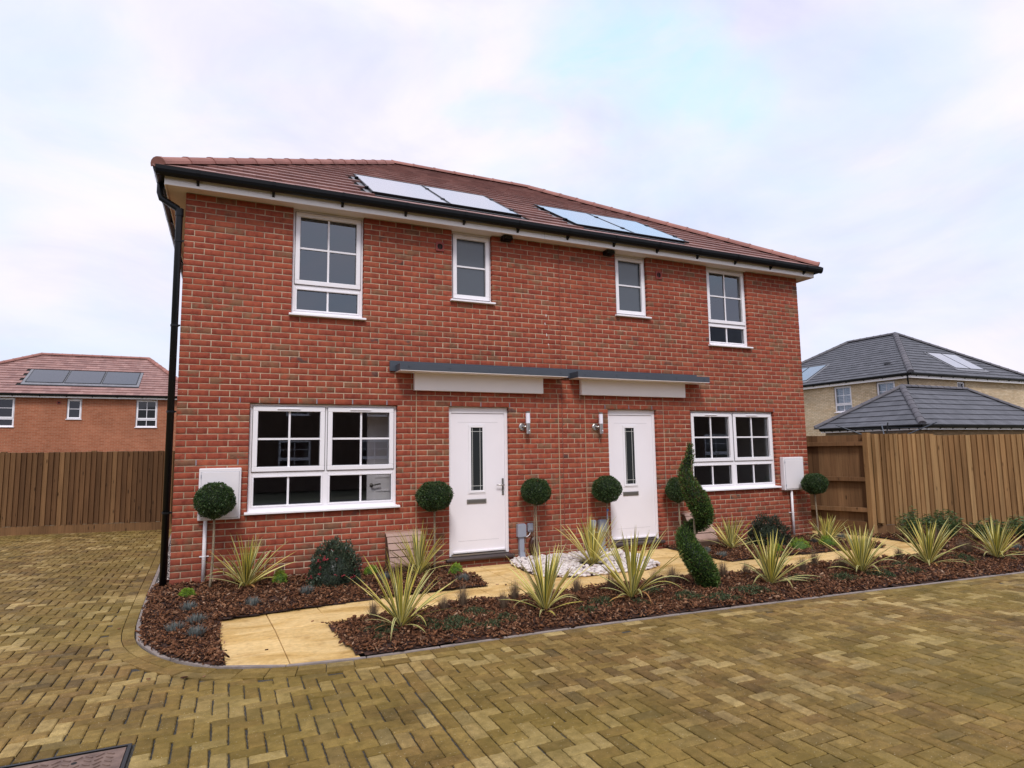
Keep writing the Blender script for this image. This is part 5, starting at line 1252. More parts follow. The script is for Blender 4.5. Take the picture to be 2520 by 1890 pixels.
def panels(e, fr, xs, v0, v1, rows=1):
    # panels stand just proud of the tiles
    fm_, org = fr; F3_ = fm_.to_3x3()
    def sb(mb, u0, u1, a, b, h0, h1): mb.add([tuple(F3_ @ Vector(p)+org) for p in [(u0,a,h0),(u1,a,h0),(u1,b,h0),(u0,b,h0),(u0,a,h1),(u1,a,h1),(u1,b,h1),(u0,b,h1)]], [(0,3,2,1),(4,5,6,7),(0,1,5,4),(1,2,6,5),(2,3,7,6),(3,0,4,7)])
    q = MB(); sb(q, xs[0][0]-.12, xs[-1][1]+.12, v0-.22, v1+.05, .004, .055); q.build('flashing', 'lead_flashing', e)
    for a, b in xs:
        q = MB(); sb(q, a, b, v0, v1, .016, .075); p = q.build('solar_panel', 'black_plastic', e)
        q = MB(); sb(q, a+.035, b-.035, v0+.035, v1-.035, .0755, .078); q.build('solar_glass', 'solar_glass', p)
ox = lx0-.3; panels(lh, LF['S'], [(-8.55-ox, -7.02-ox), (-6.98-ox, -5.45-ox), (-5.41-ox, -3.88-ox)], 1.15, 2.75)
e = empty('air_vent', (-6.95, ly, 4.2), 'small dark terracotta vent on the orange brick house', 'vent'); q = MB(); q.box(-7.07, -6.91, ly-.02, ly, 4.02, 4.16); q.build('cover', 'terracotta_plastic', e); q = MB(); q.tube([(-6.99, ly-.021, 4.09), (-6.99, ly-.024, 4.09)], .04, 12); q.build('dark_opening', 'dark_void', e)

# grey roofed buff brick house on the right
bx0, bx1, by0, by1 = 29.65, 39.35, 10.40, 20.6
bh = empty('buff_brick_house', (34.5, 15.5, GZ), 'two storey buff brick house with grey hip roof and solar panels, right', 'house')
BW = [(13.42, 14.42, 3.20, 4.58), (11.10, 12.05, 3.20, 4.58)]; BS = [(33.35, 33.98, 3.55, 4.58)]
plain_walls(bh, bx0, bx1, by0, by1, GZ-.2, 4.62, 'buff_brick', BS, BW)
for a, b, c, d in BW:
    f = window(bh, (bx0, b, c+.02), b-a, d-c-.03, L1(b-a, d-c-.03, .40), trans=(.40,), ang=-math.pi/2, simple_=True)
    w_ = b-a
    for s0, s1 in ((.10, w_/2-.012), (w_/2+.012, w_-.10)):
        q = MB(); ring(q, s0, s1, .08, d-c-.12, .035, .22, .25)
        nsl = 14
        for i in range(nsl):
            z = .13+i*(d-c-.30)/nsl; q.add([(s0+.03, .215, z), (s1-.03, .215, z), (s1-.03, .255, z+.055), (s0+.03, .255, z+.055)], [(0, 1, 2, 3)])
        loc_build(q, 'shutter', 'shutter_white', f)
for a, b, c, d in BS: window(bh, (a, by0, c+.02), b-a, d-c-.03, [(.03, b-a-.03, .036, d-c-.06, True, (), (), False)], glass='dark_glass', simple_=True)
eaves(bh, bx0, bx1, by0, by1, 4.62, nb=11)
broof, BFr = hip_roof(bh, bx0-.3, bx1+.3, by0-.3, by1+.3, 4.84, 7.66, 14.05, 17.0, 'grey_roof_tile', 'grey_ridge_tile', axis='y', n_ind=300, tw=.33, expo=.33, ridge_r=.14)
# panels: two on the south hip, two on the west slope
panels(bh, BFr['S'], [(4.40, 5.60), (5.64, 6.84)], .68, 2.40); 
panels(bh, BFr['W'], [(2.35, 3.53), (3.57, 4.75)], .46, 2.47)
q = MB(); fm_, org = BFr['W']; c = fm_ @ Vector((8.9, 1.45, .05)) + org; q.box(c.x-.12, c.x+.12, c.y-.14, c.y+.14, c.z-.05, c.z+.05); q.build('roof_vent', 'grey_roof_tile', broof)
q = MB(); q.tube([(bx0-.25, by0-.1, 4.75), (bx0-.25, by0-.1, 4.6), (bx0-.04, by0+.02, 4.35), (bx0-.04, by0+.02, 0)], .035, 8); q.build('downpipe', 'black_plastic', bh)
# garage with grey hip roof
gx0, gx1, gy0, gy1 = 24.35, 33.4, 6.75, 10.9-.05
ga = empty('garage', (28.8, 8.8, GZ), 'low garage with grey tiled hip roof behind the right fence', 'garage')
mb = MB(); mb.box(gx0, gx1, gy0, gy0+.12, GZ-.2, 2.06); mb.box(gx0, gx0+.12, gy0+.121, gy1, GZ-.2, 2.06); mb.box(gx1-.12, gx1, gy0+.121, gy1, GZ-.2, 2.06); mb.box(gx0+.121, gx1-.121, gy1-.12, gy1, GZ-.2, 2.06); mb.build('wall', 'garage_brick', ga)
eaves(ga, gx0, gx1, gy0, gy1, 2.06, ov=.12, fh=.12, nb=12)
hip_roof(ga, gx0-.28, gx1+.28, gy0-.28, gy1+.28, 2.24, 3.93, 26.65, 31.15, 'grey_roof_tile', 'grey_ridge_tile', n_ind=300, tw=.33, expo=.39, ridge_r=.13)
# rotary clothes dryer behind the right fence
rd = empty('rotary_clothes_dryer', (16.3, 2.6, GZ), 'thin dark rotary clothes dryer poking up over the right fence', 'clothes dryer')
hub = Vector((16.3, 2.6, 1.62)); q = MB(); q.tube([(16.3, 2.6, GZ-.1), hub], .022, 8); q.build('pole', 'anthracite', rd)
q = MB(); q.tube([hub+Vector((0, 0, .0)), hub+Vector((0, 0, .09)), hub+Vector((0, 0, .13))], [.10, .09, .03], 12); q.build('hub', 'anthracite', rd)
tips = []
for i, a in enumerate((R(128), R(218), R(308), R(38))):
    tip = hub+Vector((math.cos(a)*1.15, math.sin(a)*1.15, .42)); tips.append(tip); q = MB(); q.tube([hub+Vector((math.cos(a)*.1, math.sin(a)*.1, -.05)), tip], .014, 6); q.build('arm', 'anthracite', rd)
q = MB()
for f_ in (.95, .7, .45):
    for i in range(4): q.tube([hub+(tips[i]-hub)*f_, hub+(tips[(i+1) % 4]-hub)*f_+Vector((0, 0, 0))], .0035, 4)
q.build('washing_line', 'anthracite', rd)

# homes across the road, seen only as reflections in the panes
def street_house(x0, x1, y0, y1, label, zr, ra, rb, col_):
    e = empty('terraced_house', ((x0+x1)/2, (y0+y1)/2, GZ), label, 'house'); mb = MB(); wins = []
    n = int((x1-x0)/3.2); opens = []
    for i in range(n):
        c = x0+(x1-x0)*(i+.5)/n
        opens += [(c-.5, c+.5, 3.2, 4.5), (c-.8, c+.6, .8, 2.1)]
    core(mb, x0, x1, GZ-.1, 4.7, opens, y1-.12, y1); mb.box(x0, x0+.12, y0, y1-.121, GZ-.1, 4.7); mb.box(x1-.12, x1, y0, y1-.121, GZ-.1, 4.7); mb.box(x0+.121, x1-.121, y0, y0+.12, GZ-.1, 4.7); mb.build('wall', col_, e)
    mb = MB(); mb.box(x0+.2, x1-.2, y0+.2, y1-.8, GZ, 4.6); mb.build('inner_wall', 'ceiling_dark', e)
    for a, b, c, d in opens: window(e, (b, y1, c+.02), b-a, d-c-.03, L1(b-a, d-c-.03, .40), trans=(.40,), ang=math.pi, glass='dark_glass', simple_=True)
    q = MB(); q.box(x0-.3, x1+.3, y1+.001, y1+.3, 4.7, 4.88); q.build('fascia', 'cream_fascia', e)
    ym = (y0+y1)/2; dk = MB(); dk.add([(x0-.35, y0-.35, 4.88), (x1+.35, y0-.35, 4.88), (x1+.35, y1+.35, 4.88), (x0-.35, y1+.35, 4.88), (ra, ym, zr), (rb, ym, zr)], [(0, 1, 5, 4), (1, 2, 5), (2, 3, 4, 5), (3, 0, 4), (3, 2, 1, 0)]); dk.build('roof', 'grey_roof_tile', e)
street_house(-13, 12.5, -30, -21.5, 'dark brick terrace across the road behind the viewer', 7.6, -9, 8.5, 'dark_brick')
street_house(18.5, 30, -21.5, -13.0, 'dark brick end house across the road to the right', 8.4, 22.5, 26, 'dark_brick')

# ------------------------------------------------------------------ planting
def ground_z(x, y):
    if inpoly([(x, y)], PEB)[0]: return float(pebz(x, y))
    return float(mz(np.array([x]), np.array([y]))[0])
def leaf_cloud(P, D, L, Wd, fold=0.25, up=None):
    """P base points, D directions, L lengths, Wd half widths -> folded diamond leaves"""
    k = len(P); D = D/np.linalg.norm(D, axis=1)[:, None]; r = rng.normal(0, 1, (k, 3)); S = np.cross(D, r); S /= np.linalg.norm(S, axis=1)[:, None]+1e-9; Nn = np.cross(S, D)
    L = np.broadcast_to(L, k)[:, None]; Wd = np.broadcast_to(Wd, k)[:, None]
    mid = P + D*L*0.5
    vs = np.stack([P, mid+S*Wd+Nn*Wd*fold, P+D*L, mid-S*Wd+Nn*Wd*fold], 1)
    F = (np.array([[0, 1, 2], [0, 2, 3]])[None]+(np.arange(k)*4)[:, None, None]).reshape(-1, 3)
    return vs.reshape(-1, 3), F
def merge(parts):
    vs = []; fs = []; mi = []; n = 0
    for (v, f, m_) in parts: vs.append(v); fs.append(f+n); mi.append(np.full(len(f), m_)); n += len(v)
    return np.concatenate(vs), np.concatenate(fs), np.concatenate(mi)
def sph(k):
    v = rng.normal(0, 1, (k, 3)); return v/np.linalg.norm(v, axis=1)[:, None]

# --- cordylines
def leaf_mesh(e0, droop, kind, twist=0.0, n=9):
    pts = [(0.0, 0.0)]; ds = 1.0/n
    for i in range(n):
        s = (i+.5)/n; th = e0-droop*s**1.8; pts.append((pts[-1][0]+math.cos(th)*ds, pts[-1][1]+math.sin(th)*ds))
    vs = []; fs = []; mi = []; wm = 0.0205
    for i, (x, z) in enumerate(pts):
        s = i/n; w = wm*(0.50+0.50*min(1, s/.30))*(1-max(0, (s-.45)/.55)**1.6) if s < 1 else 0.0008
        th = e0-droop*s**1.8; nx, nz = -math.sin(th), math.cos(th); tw = twist*s
        for c in (-1, -.50, 0, .50, 1):
            h = abs(c)*w*0.45; y = c*w*math.cos(tw); hh = h + c*w*math.sin(tw); vs.append((x+nx*hh, y, z+nz*hh))
    for i in range(n):
        for c in range(4):
            a = i*5+c; fs.append((a, a+1, a+6, a+5)); mi.append(0 if c in (0, 3) else 1)
    me = bpy.data.meshes.new('leaf'); me.from_pydata(vs, [], fs)
    for q in ({'b': ['dead_leaf', 'dead_leaf'], 'v': ['cordyline_cream', 'cordyline_green'], 'y': ['cordyline_yellow', 'cordyline_green'], 'c': ['cordyline_cream', 'cordyline_yellow']}[kind]): me.materials.append(M[q])
    me.polygons.foreach_set('material_index', mi); me.update(); return me
UPR = [leaf_mesh(R(e), R(d), k, t) for e, d, k, t in [(84, 6, 'y', .5), (76, 8, 'y', -.4), (70, 10, 'c', .6), (73, 6, 'v', -.7), (79, 12, 'y', .3), (66, 8, 'c', .3)]]
MIDL = [leaf_mesh(R(e), R(d), k, t) for e, d, k, t in [(60, 14, 'v', .5), (52, 18, 'c', -.4), (46, 22, 'v', .4), (56, 8, 'c', -.6), (63, 22, 'v', .2), (42, 10, 'c', .3)]]
LOW = [leaf_mesh(R(e), R(d), k, t) for e, d, k, t in [(36, 36, 'v', .4), (28, 30, 'v', -.3), (42, 80, 'v', .3), (25, 18, 'c', .5), (48, 115, 'v', -.2), (20, 30, 'v', .3)]]
DEAD = [leaf_mesh(R(e), R(d), 'b', t) for e, d, t in [(30, 75, .6), (12, 40, -.5), (40, 130, .3)]]
def cordyline(x, y, h, label, n=64, sc=1.0, base=None):
    z = base if base is not None else ground_z(x, y)-.005
    e = empty('cordyline_plant', (x, y, z), label, 'cordyline', 'yellow striped cordylines in the beds')
    n = random.randint(46, 68); e.rotation_euler = (random.gauss(0, .06), random.gauss(0, .06), 0); dead = random.randint(0, 4)
    for i in range(n):
        t = (i+.5)/n; a = i*2.39996+random.uniform(-.25, .25)
        if t < .36: me = random.choice(UPR); L = h*random.uniform(.80, 1.06)
        elif t < .76: me = random.choice(MIDL); L = h*random.uniform(.82, 1.12)
        else: me = random.choice(LOW); L = h*random.uniform(.55, 1.0)
        if i >= n-dead: me = random.choice(DEAD); L = h*random.uniform(.35, .65)
        r = .012+.016*t
        o = put('leaf', me, e, (x+math.cos(a)*r, y+math.sin(a)*r, z+.035*(1-t)+random.uniform(0, .02)))
        o.rotation_euler = (random.uniform(-.12, .12), random.uniform(-.10, .10), a); ws = random.uniform(.50, .72)
        o.scale = (L, ws, L)
    q = MB(); q.tube([(x, y, z-.02), (x, y, z+.05)], [.026, .018], 8); q.build('stem', 'dark_bark', e)
for (u, v, h, lab) in [
    (0.79, -.33, .60, 'yellow striped cordyline below the left meter box'),
    (2.77, -.50, .62, 'yellow striped cordyline in front of the left hose box'),
    (2.02, -2.56, .64, 'yellow striped cordyline nearest the slab entrance, front bed'),
    (3.41, -2.68, .66, 'yellow striped cordyline in the front bed below the first door'),
    (5.10, -.82, .66, 'yellow striped cordyline growing among the white pebbles'),
    (4.46, -2.63, .74, 'yellow striped cordyline in the front bed left of the spiral topiary'),
    (7.64, -.75, .50, 'small yellow striped cordyline beside the right hose box'),
    (6.27, -2.78, .62, 'yellow striped cordyline in the front bed right of the spiral topiary'),
    (9.34, -1.06, .48, 'small yellow striped cordyline near the right corner of the house'),
    (7.66, -2.89, .56, 'yellow striped cordyline in the front bed, fourth from the slab entrance'),
    (8.99, -2.87, .62, 'yellow striped cordyline in the front bed before the green bamboo'),
    (10.16, -3.06, .56, 'rightmost yellow striped cordyline in the front bed')]: cordyline(u, v, h, lab)

# --- clipped box balls on stems
def ball_mesh():
    k = 9000; N_ = sph(k); bmp = 1+0.035*np.sin(N_@np.array([5.1, 3.2, 4.4])+1)+.03*np.sin(N_@np.array([-7.3, 6.1, 5.2])); rad = bmp*(1-np.abs(rng.normal(0, .075, k)))+np.where(rng.uniform(0, 1, k) < .04, rng.uniform(0, .05, k), 0)
    ax = np.array([.235, .235, .193]); P = N_*rad[:, None]*ax; D = N_+rng.normal(0, .75, (k, 3)); v, f = leaf_cloud(P, D, rng.uniform(.012, .026, k), rng.uniform(.004, .0075, k))
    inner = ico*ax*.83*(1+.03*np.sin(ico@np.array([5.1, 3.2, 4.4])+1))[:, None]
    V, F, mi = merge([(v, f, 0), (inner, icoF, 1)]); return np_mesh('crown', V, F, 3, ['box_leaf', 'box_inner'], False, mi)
BM_ = ball_mesh()
def topiary_ball(x, y, zc, sx, sz, zb, bend, label, stake=False, tie=False, rz=0):
    e = empty('topiary_ball_tree', (x, y, zb), label, 'topiary', 'clipped ball topiaries on bare stems')
    o = put('crown', BM_, e, (x, y, zc)); o.scale = (sx, sx, sz); o.rotation_euler = (0, 0, rz)
    q = MB(); pts = [(x+bend*math.sin(t*3.1)*.6-bend*(1-t), y+.004*math.sin(t*9), zb-.02+(zc-.12-zb)*t) for t in np.linspace(0, 1, 9)]; q.tube(pts, [.0150-.003*t for t in np.linspace(0, 1, 9)], 8)
    for dx, dy in ((.05, .02), (-.045, .01), (.01, -.05)): q.tube([pts[-1], (x+dx, y+dy, zc-.06)], [.008, .003], 6)
    q.build('trunk', 'stem_bark', e, smooth=True)
    if stake: q = MB(); q.tube([(x-.025+bend, y+.02, zb-.02), (x-.018, y+.02, zc-.05)], .008, 6); q.build('stake', 'stem_bark', e)
    if tie: q = MB(); q.tube([(x, y-.002, .56), (x, y-.002, .585)], .016, 8); q.tube([(x-.014, y-.012, .575), (x-.022, y-.018, .44)], .003, 5); q.build('tie', 'blue_tie', e)
for (x, y, zc, sx, sz, bend, lab, st, ti) in [
    (0.44, -.22, .955, .90, 1.03, .02, 'leftmost clipped ball topiary in front of the white meter box', False, False),
    (3.065, -.22, .89, 1.0, .98, 0, 'clipped ball topiary left of the first white door', False, False),
    (4.565, -.22, .892, .89, .93, -.01, 'clipped ball topiary right of the first door, on two stems', True, False),
    (5.745, -.24, .878, .91, 1.02, -.02, 'clipped ball topiary left of the second door with a blue tie', False, True),
    (7.105, -.22, .82, .84, 1.0, -.03, 'clipped ball topiary half hidden behind the spiral topiary', False, False),
    (10.02, -.34, .815, .90, .92, -.03, 'rightmost clipped ball topiary at the corner of the house', False, False)]:
    topiary_ball(x, y, zc, sx, sz, ground_z(x, y)-.01, bend, lab, st, ti, rz=x*1.7)

# --- spiral topiary
def spiral(x, y, label):
    z0 = ground_z(x, y)-.01; Ht = 1.64; e = empty('spiral_topiary', (x, y, z0), label, 'topiary')
    rt = np.array([math.cos(.528), -math.sin(.528)]); dp_ = np.array([math.sin(.528), math.cos(.528)])
    # height, offset to the right, offset towards the house, tube radius
    K = np.array([(.03,.10,-.02,.10),(.10,.125,-.04,.135),(.21,.06,-.10,.155),(.31,0,-.12,.155),(.41,-.07,-.09,.135),(.51,-.105,-.02,.118),(.59,-.10,.05,.105),(.65,-.03,.10,.085),(.68,.05,.09,.085),(.73,.105,.03,.10),(.82,.10,-.04,.12),
                  (.92,.06,-.09,.13),(1.0,.02,-.10,.13),(1.08,-.025,-.09,.115),(1.17,-.06,-.05,.095),(1.25,-.08,0,.085),(1.34,-.065,.04,.07),(1.45,-.02,.02,.052),(1.55,-.01,0,.038),(1.60,-.015,0,.022),(1.64,-.015,0,.006)])
    t = np.linspace(0, len(K)-1, 400); ii = np.arange(len(K))
    K[:, 3] *= .90
    hs = [np.interp(t, ii, K[:, j]) for j in range(4)]
    for j in range(4): hs[j] = np.convolve(np.pad(hs[j], 8, mode='edge'), np.ones(17)/17, 'valid')
    lean = lambda h: 0.0*h
    C = np.stack([x+rt[0]*(hs[1]+lean(hs[0]))+dp_[0]*hs[2], y+rt[1]*(hs[1]+lean(hs[0]))+dp_[1]*hs[2], z0+hs[0]], 1)
    k = 26000; w = hs[3]**2/np.sum(hs[3]**2); idx = rng.choice(400, k, p=w); N_ = sph(k); ax = np.array([1, 1, .92])
    rad = hs[3][idx]*(1-np.abs(rng.normal(0, .11, k))+.05*np.sin(C[idx, 2]*40+N_[:, 0]*6)+.06*np.sin(N_@np.array([6.0, 5, 7])+idx*.05))
    P = C[idx]+N_*rad[:, None]*ax
    # drop points buried well inside neighbouring parts of the coil
    D = N_*.9+np.array([0, 0, .55])+rng.normal(0, .45, (k, 3)); br = rng.uniform(0, 1, k) < (.05+.25*(P[:, 2]-z0 > .95))
    v, f = leaf_cloud(P, D, rng.uniform(.018, .042, k), rng.uniform(.0032, .0065, k), .15)
    f = f.reshape(k, 2, 3); dn = np.min(np.linalg.norm((P[:, None]-C[None, ::8])/(hs[3][::8]*.80)[None, :, None], axis=2), axis=1); ok = dn > .9
    mi = np.where(br, 1, 0)
    F = f[ok].reshape(-1, 3); m_ = np.repeat(mi[ok], 2)
    inn = []; n = 0; vs = [v]; fs = [F]; ms = [m_]; nn = len(v)
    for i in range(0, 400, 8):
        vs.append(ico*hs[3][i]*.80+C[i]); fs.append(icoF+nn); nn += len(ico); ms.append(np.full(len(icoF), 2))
    wv = np.array([x, y, z0])
    put('foliage', np_mesh('foliage', np.concatenate(vs)-wv, np.concatenate(fs), 3, ['thuja_leaf', 'thuja_brown', 'box_inner'], False, np.concatenate(ms)), e, wv)
    q = MB(); hh = np.linspace(0, 1.5, 9); q.tube([(x+rt[0]*(lean(h)+.008*math.sin(h*9)), y+rt[1]*(lean(h)), z0+h) for h in hh], [.022-.011*h for h in hh], 8)
    q.build('trunk', 'stem_bark', e, smooth=True)
spiral(5.450, -2.490, 'tall clipped spiral topiary in the front bed')

# --- rounded shrubs
def dome_shrub(name, x, y, rx, rz, mats, nl, lw, label, cat, berries=0, group=None, irr=.10, ll=(.028, .045)):
    z0 = ground_z(x, y)-.01; e = empty(name, (x, y, z0), label, cat, group); N_ = sph(nl); N_[:, 2] = np.abs(N_[:, 2])*1.15-.15; N_ /= np.linalg.norm(N_, axis=1)[:, None]
    bmp = 1+irr*np.sin(N_@np.array([4.1, 5.2, 3.4])+x)+irr*.8*np.sin(N_@np.array([-8.3, 6.1, 7.2])+y); rad = bmp*(1-np.abs(rng.normal(0, .13, nl)))
    P = N_*rad[:, None]*np.array([rx, rx, rz])+np.array([x, y, z0+.03]); D = N_+np.array([0, 0, .5])+rng.normal(0, .55, (nl, 3))
    v, f = leaf_cloud(P, D, rng.uniform(*ll, nl), rng.uniform(lw*.8, lw*1.2, nl), .3)
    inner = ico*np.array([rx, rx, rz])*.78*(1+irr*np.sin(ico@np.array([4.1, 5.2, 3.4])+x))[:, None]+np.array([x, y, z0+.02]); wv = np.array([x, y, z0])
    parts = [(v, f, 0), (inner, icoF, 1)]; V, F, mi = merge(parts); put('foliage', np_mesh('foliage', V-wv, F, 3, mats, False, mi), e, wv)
    if berries:
        N2 = sph(berries); N2[:, 2] = np.abs(N2[:, 2])*.8; V2 = []; F2 = []; n = 0
        for q in N2:
            c = np.array([x, y, z0+.04])+q*np.array([rx, rx, rz])*1.0
            for _ in range(6): V2.append(ico*.0065+c+rng.normal(0, .010, 3)); F2.append(icoF+n); n += len(ico)
        o = put('berries', np_mesh('berries', np.concatenate(V2)-wv, np.concatenate(F2), 3, ['berry_red'], True), e, wv); o['kind'] = 'stuff'
    return e
dome_shrub('evergreen_shrub', 1.76, -.42, .30, .43, ['viburnum_leaf', 'dark_shrub_leaf'], 4200, .0085, 'rounded blue green shrub with red buds under the left window', 'shrub', 34)
dome_shrub('evergreen_shrub', 8.55, -.62, .34, .42, ['dark_shrub_leaf', 'box_inner'], 4200, .0075, 'rounded dark green shrub beside the right meter box pipe', 'shrub', 5)
for (x, y, r, h, lab) in [(1.16, -.27, .075, .12, 'small lime green shrub between the first cordyline and the red budded shrub'), (0.21, -.52, .070, .055, 'small lime green shrub near the foot of the black downpipe'),
    (2.24, -.20, .085, .08, 'small lime green shrub left of the sloped hose box'), (3.22, -.62, .080, .10, 'small lime green shrub at the tip of the bed by the first door step'),
    (8.60, -1.18, .15, .13, 'lime green shrub in front of the dark rounded shrub'), (9.16, -1.22, .12, .12, 'bright green shrub beside the small cordyline at the right corner'), (8.08, -1.22, .07, .09, 'small lime green shrub left of the dark rounded shrub')]:
    dome_shrub('lime_shrub', x, y, r, h, ['lime_leaf', 'lime_inner'], 1100, .0042, lab, 'shrub', 0, 'small lime green shrubs', .12, (.008, .018))
# --- silvery tufts
def tuft(x, y, r, h, mat, n, label, cat, name, group, spread=.9, w=.0016, drp=.25):
    z0 = ground_z(x, y)-.004; e = empty(name, (x, y, z0), label, cat, group); a = rng.uniform(0, 6.28, n); b = np.abs(rng.normal(0, .5, n))*spread; L = h*rng.uniform(.6, 1.15, n); rr = r*np.sqrt(rng.uniform(0, 1, n))
    B0 = np.stack([x+np.cos(a)*rr, y+np.sin(a)*rr, np.full(n, z0)], 1); D = np.stack([np.cos(a)*np.sin(b), np.sin(a)*np.sin(b), np.cos(b)], 1); S = np.stack([-np.sin(a), np.cos(a), 0*a], 1)
    rows = []
    for t, ww in ((0, 1), (.35, .9), (.7, .65), (1, .05)):
        p = B0+D*(L*t)[:, None]; p[:, 2] -= drp*L*b*t*t; p[:, :2] += (np.stack([np.cos(a), np.sin(a)], 1)*(drp*L*b*t*t*.6)[:, None]); rows += [p-S*w*ww, p+S*w*ww]
    V = np.stack(rows, 1); F = (np.array([[0, 1, 3, 2], [2, 3, 5, 4], [4, 5, 7, 6]])[None]+(np.arange(n)*8)[:, None, None]).reshape(-1, 4); wv = np.array([x, y, z0])
    o = put('blades', np_mesh('blades', V.reshape(-1, 3)-wv, F, 4, [mat]), e, wv); o['kind'] = 'stuff'
SIL = [(0.245, -0.992, 'silver grey tuft in the left bed, nearest below the downpipe'), (0.346, -1.518, 'silver grey tuft in the left bed, second from the wall'), (0.181, -1.751, 'silver grey tuft nearest the curved kerb'), (0.359, -2.028, 'silver grey tuft nearest the slab entrance'),
    (0.841, -1.075, 'silver grey tuft at the foot of the first cordyline'), (1.401, -0.864, 'silver grey tuft in front of the red budded shrub'), (2.328, -0.575, 'silver grey tuft below the left hose box'), (3.188, -0.981, 'silver grey tuft at the pointed tip of the left bed'),
    (7.049, -1.177, 'silver grey tuft right of the spiral topiary'), (7.162, -0.728, 'silver grey tuft in front of the right hose box'), (10.192, -0.657, 'silver grey tuft behind the small cordyline at the house corner'), (9.348, -0.852, 'silver grey tuft beside the rightmost ball topiary stem'), (11.243, -2.757, 'silver grey tuft at the right edge of the front bed')]
for x, y, lab in SIL:
    d = math.hypot(x-CAM.x, y-CAM.y); tuft(x, y, .050+.002*d, .088, 'silver_blade', 210, lab, 'grass tuft', 'silver_tuft', 'silver grey tufts in the beds', 1.0, .0026)
BRN = [(2.766, -2.126, .20), (3.112, -2.359, .17), (3.346, -2.113, .19), (2.555, -2.163, .14), (1.860, -2.165, .16), (4.100, -2.107, .17), (4.454, -2.245, .21), (5.271, -2.283, .20), (6.070, -2.241, .17), (5.095, -2.188, .15), (7.098, -2.512, .19), (7.635, -2.241, .20), (7.696, -2.601, .18), (9.020, -2.457, .15), (10.313, -2.519, .17), (10.201, -2.687, .20), (10.238, -2.233, .34), (6.412, -2.267, .14)]
near = ['beside the nearest front cordyline', 'in the front bed before the first door', 'behind the first front grasses at the slab edge', 'just right of the nearest front cordyline', 'behind the nearest front cordyline', 'between two front cordylines below the pebbles', 'left of the cordyline before the spiral topiary',
        'standing alone left of the spiral topiary', 'just right of the spiral topiary', 'right of the cordyline before the spiral topiary', 'right of the cordyline past the spiral topiary', 'at the slab edge opposite the lime shrub', 'left of the fourth front cordyline', 'at the slab edge before the fence post', 'between the last two cordylines', 'behind the last two cordylines', 'tall and brown behind the cordyline before the bamboo', 'left of the cordyline past the spiral topiary']
for (x, y, h), nr in zip(BRN, near):
    tuft(x, y, .030, h*1.15, 'brown_grass', 230, 'wispy brown sedge '+nr, 'sedge', 'sedge_clump', 'wispy brown sedges along the slab path', .55, .0011, .45)
# --- low dark creeping plants
GC = [(1.857, -2.587, .15), (1.767, -2.827, .08), (2.273, -2.574, .12), (2.477, -2.747, .20), (2.789, -2.428, .15), (2.754, -2.875, .12), (2.966, -2.743, .13), (3.785, -2.854, .13), (4.106, -2.629, .16), (4.398, -2.827, .12), (4.828, -2.497, .15), (4.992, -2.874, .17), (5.265, -3.065, .18), (5.680, -2.903, .12), (5.776, -3.029, .18),
      (6.720, -2.778, .14), (6.738, -2.963, .09), (7.239, -2.970, .18), (7.759, -3.068, .20), (8.581, -2.766, .13), (8.298, -3.103, .14), (9.778, -2.841, .16), (9.648, -3.013, .11), (10.284, -3.124, .12)]
names_ = ['under the nearest front cordyline', 'tiny and nearest the slab entrance', 'right of the nearest front cordyline', 'broad, grey green, between the first two front cordylines', 'behind the broad grey green one', 'close to the kerb, left of the second front cordyline', 'left of the second front cordyline', 'right of the second front cordyline', 'behind the second and third front cordylines', 'under the third front cordyline',
          'right of the third front cordyline', 'left of the foot of the spiral topiary', 'just right of the foot of the spiral topiary', 'behind the one right of the spiral topiary', 'left of the fourth front cordyline', 'right of the cordyline past the spiral topiary', 'small, midway between the two cordylines right of the spiral', 'left of the fourth front cordyline from the slabs, low', 'right of the fourth front cordyline from the slabs', 'left of the cordyline before the bamboo', 'under the cordyline before the bamboo', 'left of the rightmost cordyline', 'near the kerb before the rightmost cordyline', 'right of the rightmost cordyline']
gcm = []
for j in range(4):
    k = 900; a = rng.uniform(0, 6.28, k); r = np.sqrt(rng.uniform(0, 1, k)); rr = r*(1+.3*np.sin(a*3+j)+.2*np.sin(a*5+2*j)); P = np.stack([np.cos(a)*rr, np.sin(a)*rr, rng.uniform(0, .42, k)*(1.1-r)], 1)
    v, f = leaf_cloud(P*np.array([.15, .15, .17]), sph(k)+np.array([0, 0, .8]), rng.uniform(.012, .022, k), rng.uniform(.003, .0055, k)); gcm.append(np_mesh('foliage', v, f, 3, ['ground_cover_leaf']))
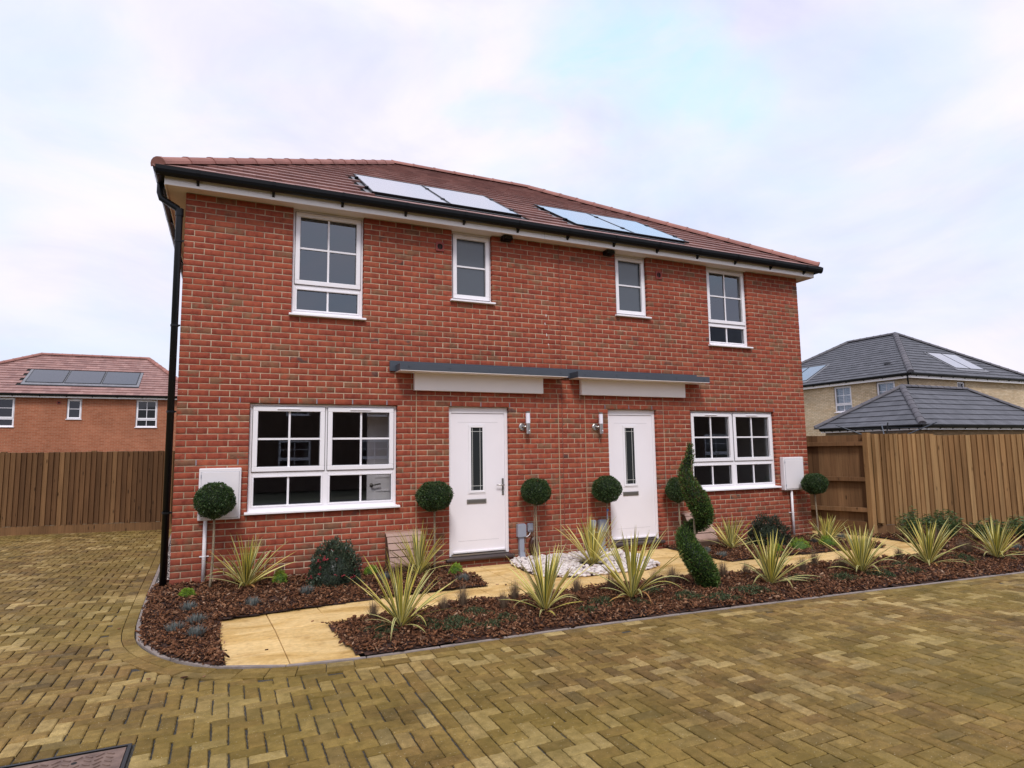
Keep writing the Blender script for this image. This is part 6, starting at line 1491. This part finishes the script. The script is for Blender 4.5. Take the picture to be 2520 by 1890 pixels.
for i, ((x, y, r), nm) in enumerate(zip(GC, names_)):
    z = ground_z(x, y); o = put('creeping_plant', gcm[i % 4], None, (x, y, z)); o.scale = (r/.15, r/.17, r/.16); o.rotation_euler = (0, 0, i*1.3); tag(o, 'low dark creeping plant '+nm, 'ground cover plant', 'low dark creeping plants in the front bed')
# --- bamboo like shrubs along the right fence
def bamboo(x, y, h, r, n, label):
    z0 = ground_z(x, y)-.01; e = empty('bamboo_shrub', (x, y, z0), label, 'shrub', 'leafy shrubs along the right fence'); q = MB(); Ps = []; Ds = []
    for i in range(n):
        a = random.uniform(0, 6.28); rr = r*math.sqrt(random.random()); hx, hy = x+math.cos(a)*rr, y+math.sin(a)*rr*.7; hh = h*random.uniform(.55, 1.05)*(1-.35*rr/r); pts = [Vector((x+(hx-x)*.4, y+(hy-y)*.4, z0)), Vector((hx, hy, z0+hh*.6)), Vector((hx+(hx-x)*.35, hy+(hy-y)*.3, z0+hh))]
        q.tube(pts, [.004, .003, .0015], 5)
        for t in np.linspace(.25, 1, 9):
            p = pts[0].lerp(pts[1], t*2) if t < .5 else pts[1].lerp(pts[2], (t-.5)*2)
            for _ in range(5): aa = random.uniform(0, 6.28); Ps.append(p); Ds.append((math.cos(aa), math.sin(aa), random.uniform(-.5, .45)))
    q.build('stems', 'dark_bark', e); P = np.array([p[:] for p in Ps]); D = np.array(Ds); k = len(P); v, f = leaf_cloud(P, D, rng.uniform(.055, .10, k), rng.uniform(.0055, .009, k), .15); wv = np.array([x, y, z0])
    o = put('foliage', np_mesh('foliage', v-wv, f, 3, ['bamboo_leaf']), e, wv)
bamboo(10.98, -1.35, .62, .16, 16, 'light green leafy shrub beside the fence corner post'); bamboo(11.50, -1.55, .55, .30, 42, 'broad dark green leafy shrub against the right fence')
bamboo(11.75, -2.15, .42, .30, 30, 'low dark green leafy shrub behind the cordylines by the fence'); bamboo(12.60, -2.25, .48, .28, 30, 'rightmost dark green leafy shrub along the fence'); bamboo(12.5, -3.1, .30, .22, 18, 'small dark green leafy shrub at the right end of the bed')
